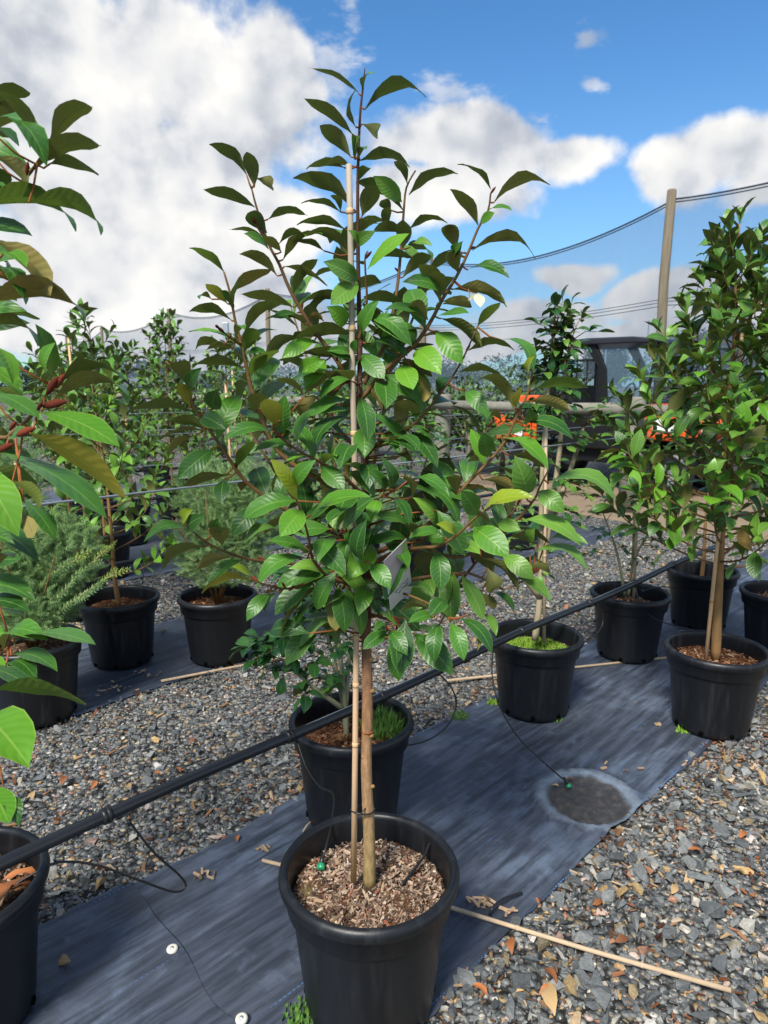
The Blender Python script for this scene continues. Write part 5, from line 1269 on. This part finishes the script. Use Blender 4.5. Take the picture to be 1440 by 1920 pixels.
# ------------------------------------------------------------------ things lying about
def ground_pt(x, y, z=.018): return at_z(x, y, z)
cane('fallen_cane', [ground_pt(1370, 1857, .030), ground_pt(1100, 1780, .030), ground_pt(850, 1703, .026), ground_pt(492, 1613, .022)], .0068, BAMBD, 'long dry cane lying on mat and gravel past the slim tree pot', 'cane', (.2, .5, .8))
cane('fallen_cane', [ground_pt(302, 1277, .022), ground_pt(400, 1258, .020), ground_pt(520, 1235, .020)], .007, BAMBD, 'dry cane lying along the mat edge below the needle bush pot', 'cane', (.5,))
cane('fallen_cane', [ground_pt(838, 1276, .026), ground_pt(1040, 1255, .022), ground_pt(1260, 1232, .020)], .007, BAMBD, 'dry cane lying between the mossy pot and the bushy tree pot', 'cane', (.5,))
for (x, y) in [(323, 1779), (453, 1910)]:
    p = at_z(x, y, .026); t = thing('mat_pin', p, 'white plastic pin holding down the cut mat end', 'pin', 'white mat pins')
    mb = MB(); mb.lathe([(.0, .004), (.006, .004), (.010, .0055), (.0145, .004), (.016, .0), (.015, -.006)], 18); mb.build('washer', WHITEP, t)
    mb = MB(); mb.lathe([(0, .0065), (.004, .006), (.005, .0042)], 12); mb.build('nail', GALV, t)
for (x, y, sz, lab) in [(122, 1806, .030, 'single tan rock on the faded mat sheet'), (1190, 1320, .022, 'dark flat stone on the mat between mossy pot and bushy tree'), (1250, 1316, .020, 'grey stone on the mat beside the bushy tree pot'),
                        (1235, 1360, .020, 'pale brown stone on the mat in front of the bushy tree pot'), (1383, 1375, .020, 'rounded pale stone at the foot of the bushy tree pot'), (305, 1185, .030, 'rock standing on the mat beside the sapling pot')]:
    mb = MB(); a_, f_ = HV[int(x) % 14]; mb.add((a_ * sz * np.array([.8, .8, 1.0])).tolist(), f_.tolist())
    mt = simple('rock_' + str(x), (.34, .24, .13) if x in (122, 1383, 1235) else (.13, .13, .12), .8, 40, .45, .5, .2)
    o = mb.build('rock', mt, None, False, .003); o.location = at_z(x, y, .014 if x > 200 else .024) + Vector((0, 0, sz * .28)); tag(o, lab, 'rock')
# dry leaves
def dry_leaf(x, y, z, L, mt, label, group, k):
    me = DLM[k % len(DLM)]; p = at_z(x, y, z); an = random.uniform(0, 6.3)
    d = Vector((math.cos(an), math.sin(an), random.uniform(-.05, .15)))
    return tag(inst('dry_leaf', me, leaf_matrix(p, p + d * L, Vector((random.gauss(0, .3), random.gauss(0, .3), 1)))), label, 'dry leaf', group)
DLM = [leaf_mesh('dry_leaf', mt, .46, .14, .5, .05, 50 + i, rows=6, twist=.7) for i, mt in enumerate([DRYL, DRYL2, DRYL, DRYL])]
k = 0
for (x, y, L) in [(1040, 1905, .09), (130, 1455, .07), (170, 1480, .05), (285, 1450, .05), (240, 1470, .05), (330, 1440, .04), (445, 1578, .035), (1320, 1600, .05), (1270, 1660, .05), (1180, 1760, .05), (1020, 1815, .06), (960, 1790, .06), (1350, 1760, .05), (1400, 1560, .05),
                  (1130, 1690, .04), (1290, 1560, .04), (60, 1500, .05), (480, 1475, .04), (1010, 1865, .05), (915, 1870, .05), (1400, 1640, .04), (370, 1390, .04), (210, 1520, .04), (1060, 1460, .03), (1035, 1472, .03)]:
    k += 1; dry_leaf(x, y, .022, L, None, 'curled brown fallen leaf on the ground', 'fallen leaves on the ground', k)
for (x, y, L) in [(-15, 1680, .10), (5, 1650, .09), (30, 1655, .07), (-25, 1710, .09)]:
    k += 1; dry_leaf(x, y, .35, L, None, 'large dry leaf lying in the pot with the looped drip tube', 'dry leaves in the pot', 2)
def wood_scrap(x, y, n, spread, label):
    mb = MB(); p = at_z(x, y, .020)
    t = thing('bark_scraps', p, label, 'bark', 'bark scraps on the mat')
    for i in range(n):
        M = Matrix.Translation((random.gauss(0, spread), random.gauss(0, spread * .5), random.uniform(0, .004))) @ Matrix.Rotation(random.uniform(0, 6.3), 4, 'Z') @ Matrix.Diagonal([random.uniform(.006, .016)] * 3 + [1])
        inst('bark_chip', CHIPM[i % 6], M, t)
for (x, y, n, sp_) in [(385, 1640, 9, .022), (905, 1692, 14, .028), (500, 1590, 6, .03), (1140, 1440, 5, .06), (220, 1290, 16, .08), (270, 1260, 10, .05), (1235, 1358, 5, .02), (960, 1705, 5, .02)]:
    wood_scrap(x, y, n, sp_, 'loose bark scraps lying on the weed mat')
mb = MB(); mb.tube(crom([at_z(918, 1716, .02), at_z(925, 1700, .04), at_z(945, 1685, .035), at_z(978, 1674, .024)], 5), .004, 6); tag(mb.build('tie_scrap', BLACKP), 'black scrap of tie lying on the mat near the cane', 'scrap')
mb = MB(); mb.tube(crom([soil(752, 1660), soil(775, 1640) + Vector((0, 0, .012)), soil(795, 1618) + Vector((0, 0, .02)), soil(806, 1598) + Vector((0, 0, .03))], 5), [.004] * 16, 6); tag(mb.build('tie_scrap', BLACKP), 'black strap scrap on the bark in the slim tree pot', 'scrap')
mb = MB(); mb.tube(crom([at_z(568, 1560, .016), at_z(575, 1548, .03), at_z(588, 1536, .03), at_z(592, 1525, .04)], 4), .003, 5); tag(mb.build('twig', BAMBD), 'curved pale twig on the mat beside the pot behind', 'twig')
mb = MB(); mb.tube(crom([at_z(330, 1446, .02), at_z(360, 1432, .03), at_z(392, 1420, .02)], 4), .0028, 5); tag(mb.build('tie_scrap', BLACKP), 'short black tie lying on the gravel beyond the pipe', 'scrap')

# ------------------------------------------------------------------ rail fence, yard vehicle, tall net fence, far things
RA = 8.25
def rail_fence():
    posts = [-.9, -3.85, -6.9, -9.9, -12.9, -17.1, -20.5]
    for i, s in enumerate(posts):
        p = rc(s, RA); t = thing('fence_post', p, 'thick grey timber post of the low rail fence, ' + ['beyond the bushy dense tree', 'in front of the vehicle'][i] if i < 2 else 'grey timber rail fence post, ' + ORD[i - 1] + ' along from the vehicle', 'post', 'rail fence posts')
        r = .125 if s > -10 else .14; mb = MB(); mb.tube([(0, 0, -.02), (0, 0, .7), (.01, 0, 1.40), (.01, 0, 1.42)], [r * 1.03, r, r * .97, r * .88], 14); mb.build('post', RAILW, t)
    for i in range(len(posts) - 1):
        p, q = rc(posts[i], RA - .17, 1.28), rc(posts[i + 1], RA - .17, 1.27); t = thing('fence_rail', p, 'round timber fence rail, ' + ['in front of the vehicle', 'just past the vehicle tail'][i] if i < 2 else 'round timber fence rail, ' + ORD[i] + ' along from the vehicle', 'rail', 'rail fence rails')
        mb = MB(); d = q - p; mb.tube([d * .01, d * .33 + Vector((0, 0, -.012)), d * .66 + Vector((0, 0, -.01)), d * .99], [.072, .068, .07, .066], 12); mb.build('rail', RAILW, t)
rail_fence()

def vehicle():
    AVH = 10.3
    c = at_a(1165, 700, AVH); o = Vector((c.x, c.y, 0)); t = thing('utility_vehicle', o, 'black and orange utility vehicle with mesh cab parked behind the rail fence', 'vehicle')
    t.rotation_euler = (0, 0, math.atan2(SV.y, SV.x))      # local x forward (to the right), y away from the camera
    W = 1.45; y0, y1 = -W / 2, W / 2
    def part(name, fn, mt, bevel=.02, smooth=False):
        mb = MB(); fn(mb); return mb.build(name, mt, t, smooth, bevel)
    part('chassis', lambda m: m.box((.0, 0, .52), (2.9, 1.2, .22)), UBLK)
    part('cargo_bed', lambda m: (m.prism([(-1.75, .78), (-.62, .78), (-.62, 1.12), (-1.75, 1.12)], y0, y1)), UBLK, .03)
    part('tailgate', lambda m: m.box((-1.79, 0, 1.02), (.05, W * .96, .34)), UORG, .02)
    part('body_side', lambda m: m.prism([(-.60, .62), (.75, .62), (.80, 1.05), (.55, 1.10), (-.60, 1.10)], y0, y0 + .06), UBLK, .02)
    part('body_side', lambda m: m.prism([(-.60, .62), (.75, .62), (.80, 1.05), (.55, 1.10), (-.60, 1.10)], y1 - .06, y1), UBLK, .02)
    part('hood', lambda m: m.prism([(.62, .80), (1.45, .78), (1.50, 1.00), (1.36, 1.16), (.66, 1.30)], y0 + .02, y1 - .02), UORG, .05)
    part('decal', lambda m: m.prism([(.86, .94), (1.28, .92), (1.24, 1.06), (.90, 1.10)], y0 - .004, y0 + .022), UWHT, .004)
    part('front_bumper', lambda m: m.box((1.56, 0, .66), (.12, W * .92, .24)), UBLK, .03)
    part('headlight', lambda m: m.box((1.46, y0 + .22, .98), (.07, .22, .12)), UGLOW, .02); part('headlight', lambda m: m.box((1.46, y1 - .22, .98), (.07, .22, .12)), UGLOW, .02)
    part('tail_lamp', lambda m: m.box((-1.70, y0 - .008, 1.0), (.24, .02, .15)), UORG, .01)
    part('bed_panel', lambda m: m.prism([(-1.76, .68), (-1.00, .68), (-1.00, .99), (-1.76, 1.0)], y0 - .03, y0 - .004), UORG, .01)
    part('decal', lambda m: m.prism([(-1.40, .76), (-1.26, .74), (-1.22, .90), (-1.36, .92)], y0 - .036, y0 - .029), UWHT, .002)
    part('fuel_can', lambda m: (m.prism([(-1.60, 1.12), (-1.02, 1.12), (-1.02, 1.34), (-1.12, 1.40), (-1.60, 1.38)], y0 + .08, y0 + .34)), UORG, .03)
    def roof(m):
        m.prism([(-.86, 2.135), (-.80, 2.19), (-.2, 2.235), (.5, 2.23), (.92, 2.185), (.97, 2.13), (.5, 2.14), (-.5, 2.14)], y0 - .04, y1 + .04)
    part('roof', roof, UROOF, .02)
    for yy in (y0 + .05, y1 - .05):
        def pil(m, yy=yy): m.tube([(-.78, yy, 1.08), (-.78, yy, 2.14)], .032, 8)
        part('pillar', pil, UBLK, 0, True)
        def pil2(m, yy=yy): m.prism([(.02, 1.1), (.17, 1.1), (.10, 1.8), (-.08, 2.14), (-.25, 2.14), (-.02, 1.8)], yy - .03, yy + .03)
        part('pillar', pil2, UBLK, .01)
        def pil3(m, yy=yy): m.tube([(.70, yy, 1.28), (.86, yy, 2.14)], .03, 8)
        part('pillar', pil3, UBLK, 0, True)
    def scr(m):
        for i in range(5): m.box((-.72 + .17 * i, y0 + .05, 1.50), (.016, .016, .86))
        for z in (1.10, 1.92): m.box((-.38, y0 + .05, z), (.74, .03, .035))
        m.box((-.76, y0 + .05, 1.5), (.03, .03, .86)); m.box((-.01, y0 + .05, 1.5), (.03, .03, .86))
    part('screen_frame', scr, UBLK, 0)
    def meshs(m):
        for i in range(30):
            x = -.74 + .73 * i / 29
            m.box((x, y0 + .05, 1.50), (.0035, .0035, .82))
        for i in range(34):
            z = 1.10 + .82 * i / 33
            m.box((-.38, y0 + .05, z), (.74, .0030, .0035))
    o2 = part('mesh_screen', meshs, UBLK, 0)
    part('windscreen', lambda m: m.add([(.69, y0 + .1, 1.30), (.69, y1 - .1, 1.30), (.85, y1 - .1, 2.12), (.85, y0 + .1, 2.12)], [(0, 1, 2, 3)]), GLASS, 0)
    part('side_window', lambda m: m.add([(.18, y0 + .05, 1.12), (.68, y0 + .05, 1.30), (.83, y0 + .05, 2.10), (.02, y0 + .05, 2.10)], [(0, 1, 2, 3)]), GLASS, 0)
    part('seat', lambda m: (m.box((-.32, 0, .98), (.5, 1.1, .16)), m.prism([(-.58, 1.0), (-.46, 1.0), (-.54, 1.55), (-.66, 1.55)], -.55, .55)), URED, .04)
    def sw(m):
        n = 20; m.tube([Vector((.28 + .05 * math.sin(2 * math.pi * k / n), -.3 + .17 * math.cos(2 * math.pi * k / n), 1.42 + .16 * math.sin(2 * math.pi * k / n))) for k in range(n + 1)], .014, 6); m.tube([(.28, -.3, 1.42), (.6, -.3, 1.15)], .02, 6)
    part('steering_wheel', sw, UBLK, 0, True)
    part('dashboard', lambda m: m.prism([(.45, 1.05), (.72, 1.05), (.70, 1.30), (.50, 1.26)], y0 + .08, y1 - .08), UBLK, .02)
    for x in (-1.18, 1.12):
        for yy in (y0 + .06, y1 - .06):
            w = bpy.data.objects.new('wheel', None); col.objects.link(w); w.parent = t; w.location = (x, yy, .33)
            mb = MB(); prof = [(.16, -.10), (.26, -.12), (.315, -.10), (.33, -.05), (.33, .05), (.315, .10), (.26, .12), (.16, .10)]
            mb.lathe(prof, 28); ty = mb.build('tyre', BLACKP, w); ty.rotation_euler = (R(90), 0, 0)
            mb = MB(); mb.lathe([(0, -.05), (.10, -.06), (.17, -.095), (.17, .095), (.10, .06), (0, .05)], 20); ri = mb.build('rim', GALV, w); ri.rotation_euler = (R(90), 0, 0)
vehicle()

NP = [(4.58, 11.8), (.95, 17.3), (-3.8, 23.5), (-8.95, 29.8), (-15.3, 38.7)]
NP = [(8.7, 6.0)] + NP + [(-20.5, 46.0)]
NHS = [5.5, 4.6, 4.6, 4.6, 4.6, 4.6, 4.6]
for i, (x, y) in enumerate(NP):
    NH = NHS[i]
    t = thing('net_post', (x, y, 0), 'tall weathered timber pole of the netting fence, ' + ('just behind the vehicle' if i == 1 else 'beyond the bushy tree' if i == 0 else ORD[i - 1] + ' along from the vehicle'), 'post', 'netting fence poles')
    mb = MB(); mb.tube([(0, 0, -.05), (.02, 0, 1.5), (-.015, .01, 3.2), (.01, 0, NH), (.01, 0, NH + .02)], [.084, .080, .076, .072, .062], 14); mb.build('pole', HARDW, t)
for i in range(len(NP) - 1):
    p, q = Vector((*NP[i], 0)), Vector((*NP[i + 1], 0)); d = q - p; L = d.length; dn = d / L
    nv = Vector((-dn.y, dn.x, 0)); p = p + nv * .10; q = q + nv * .10
    if nv.y < 0: p, q = p - nv * .2, q - nv * .2
    sag = .40 + .05 * (i % 2); n = 24
    top = [p.lerp(q, k / n) + Vector((0, 0, NHS[i] + (NHS[i + 1] - NHS[i]) * k / n - .12 - 4 * sag * (k / n) * (1 - k / n))) for k in range(n + 1)]
    t = thing('shade_net', p, 'see through shade netting bay, ' + ORD[i] + ' along the tall poles counted from beyond the vehicle', 'netting', 'netting fence bays')
    mb = MB(); vs = []; fs = []; rows = 8
    for k in range(n + 1):
        for j in range(rows + 1):
            z = top[k].z * j / rows; vs.append((top[k].x - p.x, top[k].y - p.y, max(.02, z)))
    for k in range(n):
        for j in range(rows): a_ = k * (rows + 1) + j; fs.append((a_, a_ + rows + 1, a_ + rows + 2, a_ + 1))
    mb.add(vs, fs); mb.build('net', NET, t)
    mb = MB(); mb.tube([v_ - p + Vector((0, 0, .01)) for v_ in top], .014, 6); mb.build('top_rope', NETROPE, t)
    mb = MB(); mb.tube([v_ - p - Vector((0, 0, .035)) for v_ in top], .010, 5); mb.build('hem', NETROPE, t)
    mb = MB()
    for dz in (0, .06, .11):
        mb.tube([p.lerp(q, k / n) - p + Vector((0, 0, 2.85 + dz - 4 * .10 * (k / n) * (1 - k / n))) for k in range(n + 1)], .006, 5)
    mb.build('mid_cable', NETROPE, t)
# square steel posts beyond the beds
for (x, y, yy, lab) in [(423, 605, 13.5, 'a'), (1137, 640, 30, 'b'), (1217, 600, 34, 'c')]:
    p = at_y(x, y, yy); w = .10 if lab == 'a' else .06
    mb = MB(); mb.box((0, 0, p.z / 2), (w, w, p.z)); o = mb.build('steel_post', GALV, None, False, .006); o.location = (p.x, p.y, 0)
    tag(o, {'a': 'square galvanised post standing among the back trees', 'b': 'thin steel pole far beyond the vehicle', 'c': 'thin far pole beside the tall timber pole'}[lab], 'post')

# leafy citrus like bushes behind the rail fence, and far trees
def leafy_mass(name, base, h, r, n, L, seed, label, cat, group, material, trunk=True, stretch=1.0):
    rr = random.Random(seed); t = thing(name, base, label, cat, group)
    mb = MB(); mb.tube([(0, 0, -.02), (.02, .01, h * .35), (-.02, 0, h * .7)], [h * .03, h * .022, h * .010], 8)
    lobes = [Vector((rr.gauss(0, .45) * r, rr.gauss(0, .45) * r, h * (.35 + .55 * rr.random() * stretch))) for _ in range(9)]
    for lb in lobes: mb.tube([Vector((0, 0, h * .3)), lb.lerp(Vector((0, 0, h * .45)), .45), lb], [h * .012, h * .008, h * .003], 5)
    mb.build('trunk', GREYB, t)
    items = []
    base_leaf = LEAVES['bg']
    for k in range(n):
        lb = rr.choice(lobes); d = Vector((rr.gauss(0, 1), rr.gauss(0, 1), rr.gauss(0, 1))).normalized() * rr.random() ** .45
        p = lb + Vector((d.x * r * .5, d.y * r * .5, d.z * h * .20)); dv = (d + Vector((rr.gauss(0, .5), rr.gauss(0, .5), rr.gauss(0, .4)))).normalized()
        items.append((rr.choice(base_leaf), leaf_matrix(p, p + dv * L * rr.uniform(.7, 1.2), Vector((rr.gauss(0, .4), rr.gauss(0, .4), 1)))))
    o = merge_leaves('crown', items, material, t); return t
k = 0
for (x, y, a, h, r) in [(880, 690, 9.6, 1.75, .8), (945, 700, 10.5, 1.8, .9), (800, 720, 9.8, 1.6, .8), (1010, 720, 11.0, 1.7, .9), (700, 740, 10.5, 1.6, .9), (610, 735, 10.2, 1.6, .9), (1330, 690, 11.5, 1.8, .9), (1420, 700, 11.0, 1.8, .9), (540, 740, 9.6, 1.7, .9), (460, 740, 10.5, 1.7, .9), (380, 740, 10.0, 1.6, .9)]:
    k += 1; p = at_a(x, 760, a); leafy_mass('citrus_bush', Vector((p.x, p.y, 0)), h, r, 900, .13, 200 + k, 'light green leafy bush beyond the rail fence', 'bush', 'bushes beyond the rail fence', LFs)
k = 0
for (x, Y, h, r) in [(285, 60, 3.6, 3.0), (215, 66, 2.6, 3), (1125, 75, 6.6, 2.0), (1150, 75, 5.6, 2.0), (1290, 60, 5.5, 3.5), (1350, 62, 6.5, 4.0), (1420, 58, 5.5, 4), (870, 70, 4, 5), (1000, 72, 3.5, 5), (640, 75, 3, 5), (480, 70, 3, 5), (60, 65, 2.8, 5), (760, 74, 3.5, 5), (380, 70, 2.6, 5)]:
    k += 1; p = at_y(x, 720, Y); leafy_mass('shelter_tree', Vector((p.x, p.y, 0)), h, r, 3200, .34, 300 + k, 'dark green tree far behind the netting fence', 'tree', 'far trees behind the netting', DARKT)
p = at_y(268, 728, 42); t = thing('shed', (p.x, p.y, 0), 'low pale shed far behind the back beds', 'building', None, R(8))
mb = MB(); mb.box((0, 0, .75), (5.0, 3, 1.5)); mb.build('wall', WALLW, t, False)
mb = MB(); mb.prism([(-2.7, 1.5), (2.7, 1.5), (2.7, 1.58), (0, 1.9), (-2.7, 1.58)], -1.7, 1.7); mb.build('roof', ROOFG, t, False)
mb = MB(); mb.box((-.8, -1.51, .7), (.9, .03, 1.3)); mb.build('door', UBLK, t, False)
